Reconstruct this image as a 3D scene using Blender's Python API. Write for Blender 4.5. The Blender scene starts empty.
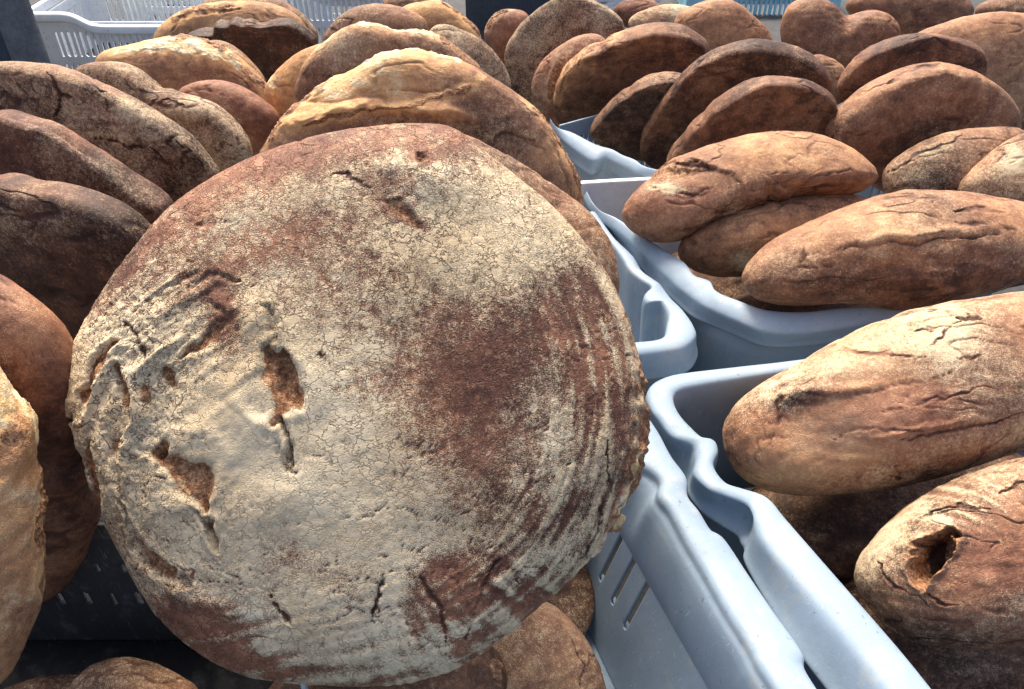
import bpy, bmesh, math, random
import numpy as np
from mathutils import Vector, Matrix

sc = bpy.context.scene
COL = sc.collection
rad = math.radians
# ------------------------------------------------------------------ camera
W, H, F = 1024, 689, 803.0
PITCH = rad(38.0)
CAM = np.array([0.0, 0.0, 0.70])                 # metres above the crate rims
FWD = np.array([0.0, math.cos(PITCH), -math.sin(PITCH)])
UPV = np.array([0.0, math.sin(PITCH), math.cos(PITCH)])
RGT = np.array([1.0, 0.0, 0.0])
cd = bpy.data.cameras.new('camera')
cam = bpy.data.objects.new('camera', cd); COL.objects.link(cam)
cam.location = CAM
cam.rotation_euler = (rad(90) - PITCH, 0, 0)
cd.sensor_width = 36.0
cd.lens = 36.0 * F / W
cd.clip_start = 0.02
cd.clip_end = 500
sc.camera = cam
# ------------------------------------------------------------------ light
SUN_EL, SUN_AZ = rad(57), rad(-14)                # high, from behind the stall and a little to the left
wd = bpy.data.worlds.new('World'); sc.world = wd; wd.use_nodes = True
nt = wd.node_tree; nt.nodes.clear()
sky = nt.nodes.new('ShaderNodeTexSky'); sky.sky_type = 'NISHITA'; sky.sun_disc = False
sky.sun_elevation = SUN_EL; sky.sun_rotation = SUN_AZ
bg = nt.nodes.new('ShaderNodeBackground'); bg.inputs['Strength'].default_value = 0.15
sky.air_density = 0.8; sky.dust_density = 5.0; sky.ozone_density = 0.6
wo = nt.nodes.new('ShaderNodeOutputWorld')
nt.links.new(sky.outputs[0], bg.inputs[0]); nt.links.new(bg.outputs[0], wo.inputs[0])
sl = bpy.data.lights.new('sun', 'SUN'); sl.energy = 2.8; sl.angle = rad(22); sl.color = (1.0, 0.93, 0.80)
so = bpy.data.objects.new('sun', sl); COL.objects.link(so)
sdir = Vector((math.sin(SUN_AZ) * math.cos(SUN_EL), math.cos(SUN_AZ) * math.cos(SUN_EL), math.sin(SUN_EL)))
so.rotation_euler = sdir.to_track_quat('Z', 'Y').to_euler()
so.location = (0, 3, 5)
sc.view_settings.view_transform = 'Standard'
sc.view_settings.look = 'None'
sc.view_settings.exposure = 0.93
sc.view_settings.gamma = 1.0

# ------------------------------------------------------------------ helpers
def ray(px, py):
    u = (px - W / 2) / F; v = (H / 2 - py) / F
    return FWD + u * RGT + v * UPV
def P(px, py, z=0.0):
    r = ray(px, py); t = (z - CAM[2]) / r[2]
    return CAM + r * t
def PD(px, py, d):
    return CAM + ray(px, py) * d
def proj(Q):
    d = Q - CAM
    z = d @ FWD
    return W / 2 + F * (d @ RGT) / z, H / 2 - F * (d @ UPV) / z

def tag(o, label=None, cat=None, group=None, kind=None):
    if label: o['label'] = label
    if cat: o['category'] = cat
    if group: o['group'] = group
    if kind: o['kind'] = kind
    return o
def link(o, parent=None):
    COL.objects.link(o)
    if parent is not None: o.parent = parent
    return o
def empty(name, loc):
    o = bpy.data.objects.new(name, None); o.location = loc; o.empty_display_size = 0.05
    return link(o)

# vectorised gradient noise -----------------------------------------------
def _hash(ix, iy, iz, seed):
    h = (ix.astype(np.uint32) * np.uint32(374761393) + iy.astype(np.uint32) * np.uint32(668265263)
         + iz.astype(np.uint32) * np.uint32(2147483647 - 1274126177 + 77) + np.uint32((seed * 1013904223) & 0xffffffff))
    h ^= h >> np.uint32(13); h *= np.uint32(1274126177); h ^= h >> np.uint32(16)
    h *= np.uint32(2246822519); h ^= h >> np.uint32(13)
    return h
def gnoise(p, seed=0):
    pf = np.floor(p); f = (p - pf).astype(np.float32); i = pf.astype(np.int64) + 100000
    w = f * f * f * (f * (f * 6 - 15) + 10)
    out = 0
    for dx in (0, 1):
        for dy in (0, 1):
            for dz in (0, 1):
                h = _hash(i[:, 0] + dx, i[:, 1] + dy, i[:, 2] + dz, seed)
                gx = ((h & np.uint32(1023)).astype(np.float32) / 511.5 - 1)
                gy = (((h >> np.uint32(10)) & np.uint32(1023)).astype(np.float32) / 511.5 - 1)
                gz = (((h >> np.uint32(20)) & np.uint32(1023)).astype(np.float32) / 511.5 - 1)
                d = gx * (f[:, 0] - dx) + gy * (f[:, 1] - dy) + gz * (f[:, 2] - dz)
                wx = w[:, 0] if dx else 1 - w[:, 0]
                wy = w[:, 1] if dy else 1 - w[:, 1]
                wz = w[:, 2] if dz else 1 - w[:, 2]
                out = out + d * wx * wy * wz
    return out * 1.1
def fbm(p, octv=4, seed=0, gain=0.5):
    a, s, o = 1.0, 1.0, 0
    for k in range(octv):
        o = o + a * gnoise(p * s, seed + k * 17); a *= gain; s *= 2.03
    return o
def smooth(e0, e1, x):
    t = np.clip((x - e0) / (e1 - e0), 0, 1); return t * t * (3 - 2 * t)

# ------------------------------------------------------------------ materials
def newmat(name):
    m = bpy.data.materials.new(name); m.use_nodes = True
    n = m.node_tree; n.nodes.clear()
    o = n.nodes.new('ShaderNodeOutputMaterial'); b = n.nodes.new('ShaderNodeBsdfPrincipled')
    n.links.new(b.outputs[0], o.inputs[0])
    return m, n, b
class NB:
    def __init__(s, n): s.n = n
    def _in(s, sock, v):
        if isinstance(v, bpy.types.NodeSocket): s.n.links.new(v, sock)
        else: sock.default_value = v
    def math(s, op, a, b=None, c=None, clamp=False):
        x = s.n.nodes.new('ShaderNodeMath'); x.operation = op; x.use_clamp = clamp
        s._in(x.inputs[0], a)
        if b is not None: s._in(x.inputs[1], b)
        if c is not None: s._in(x.inputs[2], c)
        return x.outputs[0]
    def vadd(s, a, b, op='ADD'):
        x = s.n.nodes.new('ShaderNodeVectorMath'); x.operation = op
        s._in(x.inputs[0], a); s._in(x.inputs[1], b); return x.outputs[0]
    def noise(s, vec, scale, detail=4, rough=0.55, dist=0.0, col=False):
        x = s.n.nodes.new('ShaderNodeTexNoise'); s._in(x.inputs['Vector'], vec)
        x.inputs['Scale'].default_value = scale; x.inputs['Detail'].default_value = detail
        x.inputs['Roughness'].default_value = rough; x.inputs['Distortion'].default_value = dist
        return x.outputs['Color' if col else 'Fac']
    def vor(s, vec, scale, feature='F1', rnd=1.0):
        x = s.n.nodes.new('ShaderNodeTexVoronoi'); x.feature = feature; s._in(x.inputs['Vector'], vec)
        x.inputs['Scale'].default_value = scale; x.inputs['Randomness'].default_value = rnd
        return x.outputs['Distance']
    def attr(s, name):
        x = s.n.nodes.new('ShaderNodeAttribute'); x.attribute_name = name; return x.outputs['Fac']
    def mix(s, f, a, b, kind='MIX'):
        x = s.n.nodes.new('ShaderNodeMix'); x.data_type = 'RGBA'; x.blend_type = kind
        s._in(x.inputs[0], f); s._in(x.inputs[6], a); s._in(x.inputs[7], b); return x.outputs[2]
    def sstep(s, v, a, b, lo=0.0, hi=1.0):
        x = s.n.nodes.new('ShaderNodeMapRange'); x.interpolation_type = 'SMOOTHSTEP'
        s._in(x.inputs[0], v); x.inputs[1].default_value = a; x.inputs[2].default_value = b
        x.inputs[3].default_value = lo; x.inputs[4].default_value = hi; return x.outputs[0]
    def ramp(s, f, pts):
        x = s.n.nodes.new('ShaderNodeValToRGB'); s._in(x.inputs[0], f)
        e = x.color_ramp.elements
        while len(e) < len(pts): e.new(0.5)
        for q, (p, c) in zip(e, pts): q.position = p; q.color = (*c, 1)
        return x.outputs[0]
    def bump(s, h, strength, dist, nrm=None):
        x = s.n.nodes.new('ShaderNodeBump'); x.inputs['Strength'].default_value = strength
        x.inputs['Distance'].default_value = dist; s._in(x.inputs['Height'], h)
        if nrm is not None: s._in(x.inputs['Normal'], nrm)
        return x.outputs[0]

def bread_material():
    m, n, b = newmat('bread_crust'); q = NB(n)
    tc = n.nodes.new('ShaderNodeTexCoord').outputs['Object']
    oi = n.nodes.new('ShaderNodeObjectInfo').outputs['Random']
    off = q.math('MULTIPLY', oi, 37.0)
    cx = n.nodes.new('ShaderNodeCombineXYZ'); q._in(cx.inputs[0], off); q._in(cx.inputs[1], off)
    co = q.vadd(tc, cx.outputs[0])
    flour, tear, toast, crumb, crk = (q.attr(k) for k in ('flour', 'tear', 'toast', 'crumb', 'crackle'))
    nA = q.noise(co, 9, 2, 0.6)
    nB = q.noise(co, 45, 3, 0.65)
    nC = q.noise(co, 230, 3, 0.75)
    nD = q.noise(co, 1050, 1, 0.6)
    # crust
    t = q.math('ADD', toast, q.math('MULTIPLY', q.math('SUBTRACT', nA, 0.5), 0.55))
    t = q.math('ADD', t, q.math('MULTIPLY', q.math('SUBTRACT', nB, 0.5), 0.75))
    t = q.math('ADD', t, q.math('MULTIPLY', q.math('SUBTRACT', nC, 0.5), 0.5))
    t = q.math('ADD', t, q.math('MULTIPLY', q.math('SUBTRACT', nD, 0.5), 0.35))
    crust = q.ramp(t, [(0.0, (0.038, 0.021, 0.014)), (0.22, (0.105, 0.052, 0.030)), (0.5, (0.32, 0.155, 0.078)),
                       (0.75, (0.56, 0.29, 0.125)), (1.0, (0.76, 0.41, 0.155))])
    ruddy = q.ramp(t, [(0.0, (0.042, 0.018, 0.012)), (0.22, (0.115, 0.044, 0.028)), (0.5, (0.27, 0.112, 0.064)),
                       (0.75, (0.44, 0.22, 0.125)), (1.0, (0.6, 0.36, 0.22))])
    crust = q.mix(q.attr('ruddy'), crust, ruddy)
    # flour bloom
    fm = q.math('ADD', flour, q.math('MULTIPLY', q.math('SUBTRACT', nB, 0.5), 0.55))
    fm = q.math('ADD', fm, q.math('MULTIPLY', q.math('SUBTRACT', nC, 0.5), 1.1))
    fm = q.math('ADD', fm, q.math('MULTIPLY', q.math('SUBTRACT', nD, 0.5), 1.3))
    fm = q.sstep(fm, 0.20, 0.88)
    fcol = q.ramp(q.math('ADD', q.math('MULTIPLY', nA, 0.6), q.math('MULTIPLY', nC, 0.4)),
                  [(0.3, (0.53, 0.38, 0.22)), (0.5, (0.71, 0.565, 0.36)), (0.7, (0.83, 0.71, 0.49))])
    # crackle in the floured skin
    wv = q.vadd(co, q.vadd(q.noise(co, 60, 3, 0.6, col=True), (0.018, 0.018, 0.018), 'MULTIPLY'))
    wv = q.vadd(wv, q.vadd(q.noise(co, 240, 1, 0.5, col=True), (0.009, 0.009, 0.009), 'MULTIPLY'))
    d1 = q.vor(wv, 78, 'DISTANCE_TO_EDGE'); d2 = q.vor(q.vadd(wv, (3.1, 1.7, 0.4)), 210, 'DISTANCE_TO_EDGE')
    c1 = q.sstep(d1, 0.0, 0.075, 1, 0); c2 = q.sstep(d2, 0.0, 0.10, 1, 0)
    gate = q.sstep(nB, 0.42, 0.52)
    gate2 = q.sstep(nB, 0.55, 0.43)
    ck = q.math('MAXIMUM', q.math('MULTIPLY', c1, gate), q.math('MULTIPLY', c2, q.math('MULTIPLY', gate2, 0.55)))
    ck = q.math('MULTIPLY', ck, q.sstep(nC, 0.36, 0.50))
    ck = q.math('MULTIPLY', ck, crk)
    col = q.mix(q.math('MULTIPLY', fm, 0.93), crust, fcol)
    col = q.mix(q.math('MULTIPLY', ck, 0.62), col, (0.13, 0.060, 0.035, 1))
    # torn crust
    tcol = q.ramp(q.math('ADD', q.math('ADD', q.math('MULTIPLY', nB, 0.35), q.math('MULTIPLY', nC, 0.9)), q.math('MULTIPLY', q.math('SUBTRACT', nD, 0.95), 0.28)),
                  [(0.32, (0.09, 0.034, 0.017)), (0.46, (0.26, 0.115, 0.055)), (0.58, (0.44, 0.235, 0.115)), (0.70, (0.62, 0.42, 0.23))])
    tm = q.sstep(q.math('ADD', tear, q.math('MULTIPLY', q.math('SUBTRACT', nC, 0.5), 0.5)), 0.35, 0.6)
    col = q.mix(tm, col, tcol)
    # open crumb
    ccol = q.ramp(q.math('ADD', q.math('MULTIPLY', nB, 0.6), q.math('MULTIPLY', nC, 0.4)),
                  [(0.3, (0.50, 0.26, 0.085)), (0.45, (0.74, 0.52, 0.25)), (0.62, (0.88, 0.78, 0.54))])
    cm = q.sstep(q.math('ADD', crumb, q.math('MULTIPLY', q.math('SUBTRACT', nB, 0.5), 0.7)), 0.32, 0.75)
    col = q.mix(cm, col, ccol)
    q._in(b.inputs['Base Color'], col)
    q._in(b.inputs['Roughness'], q.sstep(fm, 0, 1, 0.58, 0.92))
    b.inputs['Specular IOR Level'].default_value = 0.28
    h = q.math('ADD', q.math('MULTIPLY', nC, 0.55), q.math('MULTIPLY', nD, 0.28))
    h = q.math('ADD', h, q.math('MULTIPLY', nB, 1.3))
    h = q.math('ADD', h, q.math('MULTIPLY', fm, 0.35))
    h = q.math('SUBTRACT', h, q.math('MULTIPLY', ck, 1.1))
    pit = q.math('MULTIPLY', q.math('MAXIMUM', cm, tm), q.math('MULTIPLY', nC, 1.1))
    h = q.math('ADD', h, pit)
    nz = q.bump(h, 1.0, 0.0011)
    q._in(b.inputs['Normal'], nz)
    return m
BREAD = bread_material()

def plastic_material(name, base, dirt=0.35):
    m, n, b = newmat(name); q = NB(n)
    tc = n.nodes.new('ShaderNodeTexCoord').outputs['Object']
    scr = q.vadd(tc, (260.0, 260.0, 22.0), 'MULTIPLY'); scf = q.sstep(q.noise(scr, 1.0, 2, 0.5, 1.2), 0.66, 0.74)
    nA = q.noise(tc, 5, 5, 0.6); nB = q.noise(tc, 60, 6, 0.7); nC = q.noise(tc, 420, 3, 0.6)
    dk = tuple(c * 0.80 for c in base); br = tuple(min(1, c * 1.05) for c in base)
    col = q.ramp(q.math('ADD', q.math('MULTIPLY', nA, .7), q.math('MULTIPLY', nB, .3)), [(0.35, dk), (0.6, br)])
    sp = q.math('MULTIPLY', q.sstep(nB, 0.60, 0.72), dirt)
    col = q.mix(sp, col, (0.20, 0.19, 0.17, 1))
    sp2 = q.math('MULTIPLY', q.sstep(q.noise(tc, 130, 2, 0.5), 0.70, 0.76), 0.6)
    col = q.mix(sp2, col, (0.16, 0.12, 0.09, 1))
    col = q.mix(q.math('MULTIPLY', scf, 0.35), col, (0.62, 0.66, 0.68, 1))
    dust = q.math('MULTIPLY', q.sstep(q.noise(tc, 22, 5, 0.75), 0.52, 0.70), 0.30)
    col = q.mix(dust, col, (0.50, 0.46, 0.38, 1))
    q._in(b.inputs['Base Color'], col)
    q._in(b.inputs['Roughness'], q.sstep(nB, 0.3, 0.7, 0.42, 0.66))
    b.inputs['Specular IOR Level'].default_value = 0.4
    b.inputs['Subsurface Weight'].default_value = 0.0
    hh = q.math('SUBTRACT', q.math('ADD', q.math('MULTIPLY', nC, 0.4), nB), q.math('MULTIPLY', scf, 0.3))
    q._in(b.inputs['Normal'], q.bump(hh, 0.5, 0.0006))
    return m
PLA = plastic_material('blue_grey_plastic', (0.275, 0.355, 0.435), 0.45)
PLW = plastic_material('white_plastic', (0.84, 0.88, 0.90), 0.1)
PLC = plastic_material('pale_cyan_plastic', (0.42, 0.74, 0.86), 0.05)
PLD = plastic_material('shade_grey_plastic', (0.085, 0.083, 0.083), 0.2)  # crate plastic with the corner's shade put into its base colour
def rough_material(name, c0, c1, scale):
    m, n, b = newmat(name); q = NB(n)
    tc = n.nodes.new('ShaderNodeTexCoord').outputs['Object']
    f = q.math('ADD', q.math('MULTIPLY', q.noise(tc, scale, 6, 0.7), .6), q.math('MULTIPLY', q.noise(tc, scale * 8, 4, 0.7), .4))
    q._in(b.inputs['Base Color'], q.ramp(f, [(0.35, c0), (0.65, c1)]))
    b.inputs['Roughness'].default_value = 0.85
    q._in(b.inputs['Normal'], q.bump(f, 0.6, 0.004))
    return m
GRD = rough_material('asphalt', (0.035, 0.035, 0.037), (0.075, 0.073, 0.07), 14)
SLATE = rough_material('slate_painted_board', (0.045, 0.055, 0.068), (0.075, 0.088, 0.105), 9)
POSTM = rough_material('grey_concrete', (0.10, 0.105, 0.11), (0.20, 0.205, 0.21), 12)

# ------------------------------------------------------------------ mesh builders
def mesh_obj(name, V, Fc, mat, parent=None, smooth_shade=True):
    me = bpy.data.meshes.new(name)
    V = np.asarray(V, dtype=np.float32); Fc = np.asarray(Fc, dtype=np.int32)
    me.vertices.add(len(V)); me.vertices.foreach_set('co', V.ravel())
    k = Fc.shape[1]
    me.loops.add(len(Fc) * k); me.loops.foreach_set('vertex_index', Fc.ravel())
    me.polygons.add(len(Fc)); me.polygons.foreach_set('loop_start', np.arange(0, len(Fc) * k, k, dtype=np.int32))
    me.update(calc_edges=True); me.validate()
    if smooth_shade: me.polygons.foreach_set('use_smooth', np.ones(len(me.polygons), dtype=bool))
    me.materials.append(mat)
    return link(bpy.data.objects.new(name, me), parent)
_cs = {}
def cube_sphere(n):
    if n in _cs: return _cs[n]
    g = np.tan(np.linspace(-1, 1, n + 1) * math.pi / 4)
    A, B = np.meshgrid(g, g, indexing='ij'); one = np.ones_like(A)
    Vs, Fs = [], []
    for k, (a, b, c) in enumerate([(A, B, one), (B, A, -one), (one, A, B), (-one, B, A), (B, one, A), (A, -one, B)]):
        Vs.append(np.stack([a, b, c], -1).reshape(-1, 3))
        i = np.arange(n)[:, None] * (n + 1) + np.arange(n)[None, :]
        q = np.stack([i, i + n + 1, i + n + 2, i + 1], -1).reshape(-1, 4) + k * (n + 1) ** 2
        Fs.append(q)
    V = np.concatenate(Vs); Q = np.concatenate(Fs)
    key = np.round(V * 1e6 / 1.0).astype(np.int64)
    _, idx, inv = np.unique(key, axis=0, return_index=True, return_inverse=True)
    V = V[idx]; Q = inv.reshape(-1)[Q]
    V = V / np.linalg.norm(V, axis=1, keepdims=True)
    _cs[n] = (V, Q); return V, Q

def radial(poly, c, n=90):
    pts = np.array(poly, float) - c
    out = np.zeros(n)
    for k in range(n):
        a = 2 * math.pi * k / n; d = np.array([math.cos(a), math.sin(a)]); best = 0
        for i in range(len(pts)):
            p, r = pts[i], pts[(i + 1) % len(pts)]; e = r - p
            den = d[0] * e[1] - d[1] * e[0]
            if abs(den) < 1e-9: continue
            t = (p[0] * e[1] - p[1] * e[0]) / den; s = (p[0] * d[1] - p[1] * d[0]) / den
            if t > 0 and -1e-6 <= s <= 1 + 1e-6: best = max(best, t)
        out[k] = best
    m = out[out > 0].mean(); out[out == 0] = m
    return out
def ring_interp(tab, ang):
    n = len(tab); x = (ang / (2 * math.pi) * n) % n; i = np.floor(x).astype(int); f = x - i
    f = f * 1.0
    return tab[i % n] * (1 - f) + tab[(i + 1) % n] * f
def chaikin(poly, it=2):
    p = np.array(poly, float)
    for _ in range(it):
        q = np.roll(p, -1, 0); p = np.stack([0.75 * p + 0.25 * q, 0.25 * p + 0.75 * q], 1).reshape(-1, 2)
    return p
def seg_dist(x, y, pts):
    """distance to a polyline and the position along it, 0..1"""
    best = np.full(x.shape, 1e9); par = np.zeros(x.shape); pts = np.array(pts, float)
    L = np.concatenate([[0], np.cumsum(np.hypot(*(pts[1:] - pts[:-1]).T))])
    for i in range(len(pts) - 1):
        a, b = pts[i], pts[i + 1]; e = b - a; l2 = e @ e + 1e-9
        t = np.clip(((x - a[0]) * e[0] + (y - a[1]) * e[1]) / l2, 0, 1)
        d = np.hypot(x - a[0] - t * e[0], y - a[1] - t * e[1])
        m = d < best; best[m] = d[m]; par[m] = ((L[i] + t * math.sqrt(l2)) / L[-1])[m]
    return best, par

SEED = [0]
def loaf(label, outline, depth, az=0, el=38, tf=0.05, tb=0.05, n=56, p=2.3, flour=0.3, toast=0.5, crackle=0.6,
         lump=1.0, paint=(), cuts=(), dent=0.0, ridge=(), extra=None, group='loaves in the crates', ruddy=0.2, name='bread_loaf', world=None, wrinkle=0.8, grain=0.0011, fine=False, pf=None, torn=()):
    """Body: a flattened round, its rim traced in its own leaning plane, front and back thickness in metres."""
    SEED[0] += 1; seed = SEED[0] * 101
    if world is None:
        outline = chaikin(outline, 2)
        mn, mx = outline.min(0), outline.max(0); c = (mn + mx) / 2
        C = PD(c[0], c[1], depth)
    else:                                            # placed directly in metres: centre, half length, half width, turn
        C = np.array(world[0], float)
    a, e = rad(az), rad(el)
    N = np.array([math.sin(a) * math.cos(e), -math.cos(a) * math.cos(e), math.sin(e)])
    X = np.cross(np.array([0, 0, 1.0]), N); X = X / np.linalg.norm(X) if np.linalg.norm(X) > 1e-6 else RGT
    Y = np.cross(N, X)
    nb = 180 if fine else 90; ths = np.arange(nb) * 2 * math.pi / nb
    def body(V, tab):
        th = np.arctan2(V[:, 1], V[:, 0]); cz = np.abs(V[:, 2])
        pp = np.where(V[:, 2] > 0, pf or p, p); rr = np.power(np.clip(1 - cz ** pp, 0, 1), 1 / pp) * ring_interp(tab, th)
        zz = np.where(V[:, 2] > 0, V[:, 2] * tf, V[:, 2] * tb)
        if dent: zz = zz - dent * np.clip(1 - (np.sqrt(np.clip(V[:, 0] ** 2 + V[:, 1] ** 2, 0, 1)) / 0.85) ** 2, 0, 1) * (V[:, 2] > 0)
        return C + np.outer(rr * np.cos(th), X) + np.outer(rr * np.sin(th), Y) + np.outer(zz, N)
    if world is None:
        target = radial(outline, c, nb); tab = np.full(nb, target.mean() / F * depth)
    else:
        _, ra_, rb_, tw = world; tt = ths - rad(tw)
        tab = 1 / np.sqrt((np.cos(tt) / ra_) ** 2 + (np.sin(tt) / rb_) ** 2)
    def dirs(V, pos, tab):
        rel = pos - C; m_ = max(tab.mean(), .01) ** 2
        r_ = np.stack([rel @ X / m_, rel @ Y / m_, (rel @ N) / np.where(V[:, 2] > 0, tf, tb) ** 2], -1)
        r_ /= np.linalg.norm(r_, axis=1, keepdims=True) + 1e-9
        return np.outer(r_[:, 0], X) + np.outer(r_[:, 1], Y) + np.outer(r_[:, 2], N)
    def lumps(rel, sz):
        s0 = rel + seed * 0.37
        return lump * (0.016 * sz / 0.2 * gnoise(s0 * 7, seed) + 0.007 * sz / .2 * gnoise(s0 * 17, seed + 3))
    Vl, _ = cube_sphere(56 if fine else 28)
    for it in range(14 if world is None else 0):
        bl = body(Vl, tab); bl = bl + dirs(Vl, bl, tab) * lumps(bl - C, tab.mean())[:, None]
        px, py = proj(bl); dx, dy = px - c[0], py - c[1]
        ps = np.arctan2(dy, dx); r = np.hypot(dx, dy)
        act = np.zeros(nb); bi = np.round(ps / (2 * math.pi) * nb).astype(int) % nb
        np.maximum.at(act, bi, r)
        act = np.maximum(act, (np.roll(act, 1) + np.roll(act, -1)) / 2)
        ratio = target / np.maximum(act, 1e-6)
        e_ = C + np.outer(np.cos(ths) * tab, X) + np.outer(np.sin(ths) * tab, Y)
        qx, qy = proj(e_); pk = np.arctan2(qy - c[1], qx - c[0])
        tab = tab * np.clip(ring_interp(ratio, pk), 0.7, 1.4) ** 0.7
        k_ = 0.8 if fine else 0.62 if (mx - mn).max() < 1.6 * (mx - mn).min() else 0.70; tab = k_ * tab + (1 - k_) / 2 * (np.roll(tab, 1) + np.roll(tab, -1))
        tab = np.clip(tab, 0.02, 0.6)
    if world is None:
        asp = (mx - mn).max() / (mx - mn).min()
        for _ in range(1 if fine else 3 if asp < 1.6 else 1): tab = 0.5 * tab + 0.25 * (np.roll(tab, 1) + np.roll(tab, -1))
    V, Q = cube_sphere(n)
    pos = body(V, tab)
    rel = pos - C; D = dirs(V, pos, tab)
    px, py = proj(pos)
    sz = tab.mean()
    s0 = rel + seed * 0.37
    disp = lumps(rel, sz) + grain * fbm(s0 * 55, 3, seed + 5)
    at = dict(flour=np.full(len(V), flour) + 0.35 * gnoise(s0 * 11, seed + 7) + 0.15 * gnoise(s0 * 34, seed + 8),
              toast=np.full(len(V), toast) + 0.22 * gnoise(s0 * 8, seed + 9),
              ruddy=np.full(len(V), ruddy), tear=np.zeros(len(V)), crumb=np.zeros(len(V)), crackle=np.full(len(V), crackle))
    if wrinkle:
        st = np.stack([(rel @ X) * 16, (rel @ Y) * 34, (rel @ N) * 30], -1) + seed * .61
        wr = (1 - smooth(0.0, 0.07, np.abs(gnoise(st + .25 * gnoise(st * 3, seed)[:, None], seed + 51)))) * smooth(.02, .2, gnoise(st * .55, seed + 52))
        wr2 = gnoise(st * np.array([1.2, 3.2, 3]), seed + 53) * smooth(-.05, .25, gnoise(st * .5, seed + 54))
        disp = disp - wrinkle * .0022 * wr + wrinkle * .0016 * wr2
        at_f = -wrinkle * (.35 * wr) + .35 * wr2 * wrinkle; at_t = -.22 * wrinkle * wr + .2 * wr2 * wrinkle
        at['flour'] += at_f; at['toast'] += at_t
    front = (D @ FWD < 0.35)
    q_ = 1.0 / depth
    wx = px + q_ * (7 * gnoise(s0 * 30, seed + 21) + 4 * gnoise(s0 * 90, seed + 22) + 2 * gnoise(s0 * 240, seed + 25))
    wy = py + q_ * (7 * gnoise(s0 * 30, seed + 23) + 4 * gnoise(s0 * 90, seed + 24) + 2 * gnoise(s0 * 240, seed + 26))
    for (ch, bx, by, rx, ry, ang, val) in paint:
        ca, sa = math.cos(rad(ang)), math.sin(rad(ang))
        u = ((wx - bx) * ca + (wy - by) * sa) / rx; v = (-(wx - bx) * sa + (wy - by) * ca) / ry
        g = val * np.exp(-(u * u + v * v) * 0.9) * front
        if ch == 'disp': disp = disp + g
        else: at[ch] = at[ch] + g
    for (pts, wid, dep, tr) in cuts:
        d, par = seg_dist(wx, wy, pts)
        w_ = wid * (0.25 + 0.75 * np.sin(np.clip(par, 0, 1) * math.pi) ** 0.7)
        w_ = w_ * (1 + 0.8 * gnoise(s0 * 35, seed + 31))
        w_ = np.maximum(w_, 0.55)
        if wid < 3: dep = dep * .55
        g = (1 - smooth(0.35, 1.5, d / w_)) * front * (0.35 + 0.65 * smooth(-.12, .12, gnoise(s0 * 30, seed + 33) + .06))
        disp = disp - dep * g + 0.2 * dep * np.exp(-((d - 1.9 * w_) / (0.8 * w_)) ** 2) * front * (1 if dep > 0 else 0)
        at['tear'] = at['tear'] + tr * g
        if dep > 0 and tr < 0.5: at['toast'] = at['toast'] - 0.32 * g; at['flour'] = at['flour'] - 0.7 * g
    for (pts, wid, hgt) in ridge:
        d, par = seg_dist(wx, wy, pts)
        disp = disp + hgt * np.exp(-(d / wid) ** 2) * front * np.sin(np.clip(par * 1.1 - .05, 0.0, 1) * math.pi) ** 0.5
    for (pts, wid, kind, val) in torn:                # ragged burst crust along a line
        d, par = seg_dist(wx, wy, pts)
        w_ = wid * (0.5 + 0.9 * np.abs(gnoise(s0 * 28, seed + 61)) * 2)
        g = val * (1 - smooth(0.5, 1.2, d / w_)) * smooth(0, .12, par) * (1 - smooth(.88, 1, par))
        at[kind] = at[kind] + g; at['toast'] = at['toast'] + .35 * (1 - smooth(0.8, 3.0, d / w_))
        at['flour'] = at['flour'] - .3 * g
        disp = disp + g * (.001 + .0035 * gnoise(s0 * 38, seed + 62) + .0018 * gnoise(s0 * 170, seed + 63))
    if extra is not None:
        disp = extra(px, py, wx, wy, s0, seed, at, disp, front)
    rag = np.clip(at['crumb'] + at['tear'], 0, 1)
    disp = disp + rag * (0.0022 * fbm(s0 * 90, 3, seed + 41) + 0.0012 * gnoise(s0 * 330, seed + 42))
    pos = pos + D * disp[:, None]
    o = mesh_obj(name, pos - C, Q, BREAD)
    o.location = C
    for k, v in at.items():
        A = o.data.attributes.new(k, 'FLOAT', 'POINT'); A.data.foreach_set('value', v.astype(np.float32))
    tag(o, label, 'bread loaf', group)
    return o

# grid patch lofted along a crate edge -------------------------------------
def loft(name, rows, mat, parent, thick=0.0, lev=2, dens=1):
    R = np.array(rows)                                  # stations x profile x 3
    if dens > 1:                                        # Catmull-Rom through the traced stations
        E = np.concatenate([[2 * R[0] - R[1]], R, [2 * R[-1] - R[-2]]]); out = []
        for i in range(1, len(E) - 2):
            for t in np.arange(dens) / dens:
                a, b, c, d = E[i - 1], E[i], E[i + 1], E[i + 2]
                out.append(0.5 * (2 * b + (c - a) * t + (2 * a - 5 * b + 4 * c - d) * t * t + (3 * b - a - 3 * c + d) * t ** 3))
        out.append(E[-2]); R = np.array(out)
    s, k, _ = R.shape
    V = R.reshape(-1, 3)
    i = np.arange(s - 1)[:, None] * k + np.arange(k - 1)[None, :]
    Q = np.stack([i, i + 1, i + k + 1, i + k], -1).reshape(-1, 4)
    org = V.mean(0)
    o = mesh_obj(name, V - org, Q, mat, None)
    o.location = org
    m = o.modifiers.new('sub', 'SUBSURF'); m.levels = lev; m.render_levels = lev
    if thick:
        m = o.modifiers.new('sol', 'SOLIDIFY'); m.thickness = thick; m.offset = 0
    if parent is not None:
        o.parent = parent; o.location = Vector(org) - parent.location
    return o
ZB = -0.245
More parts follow.
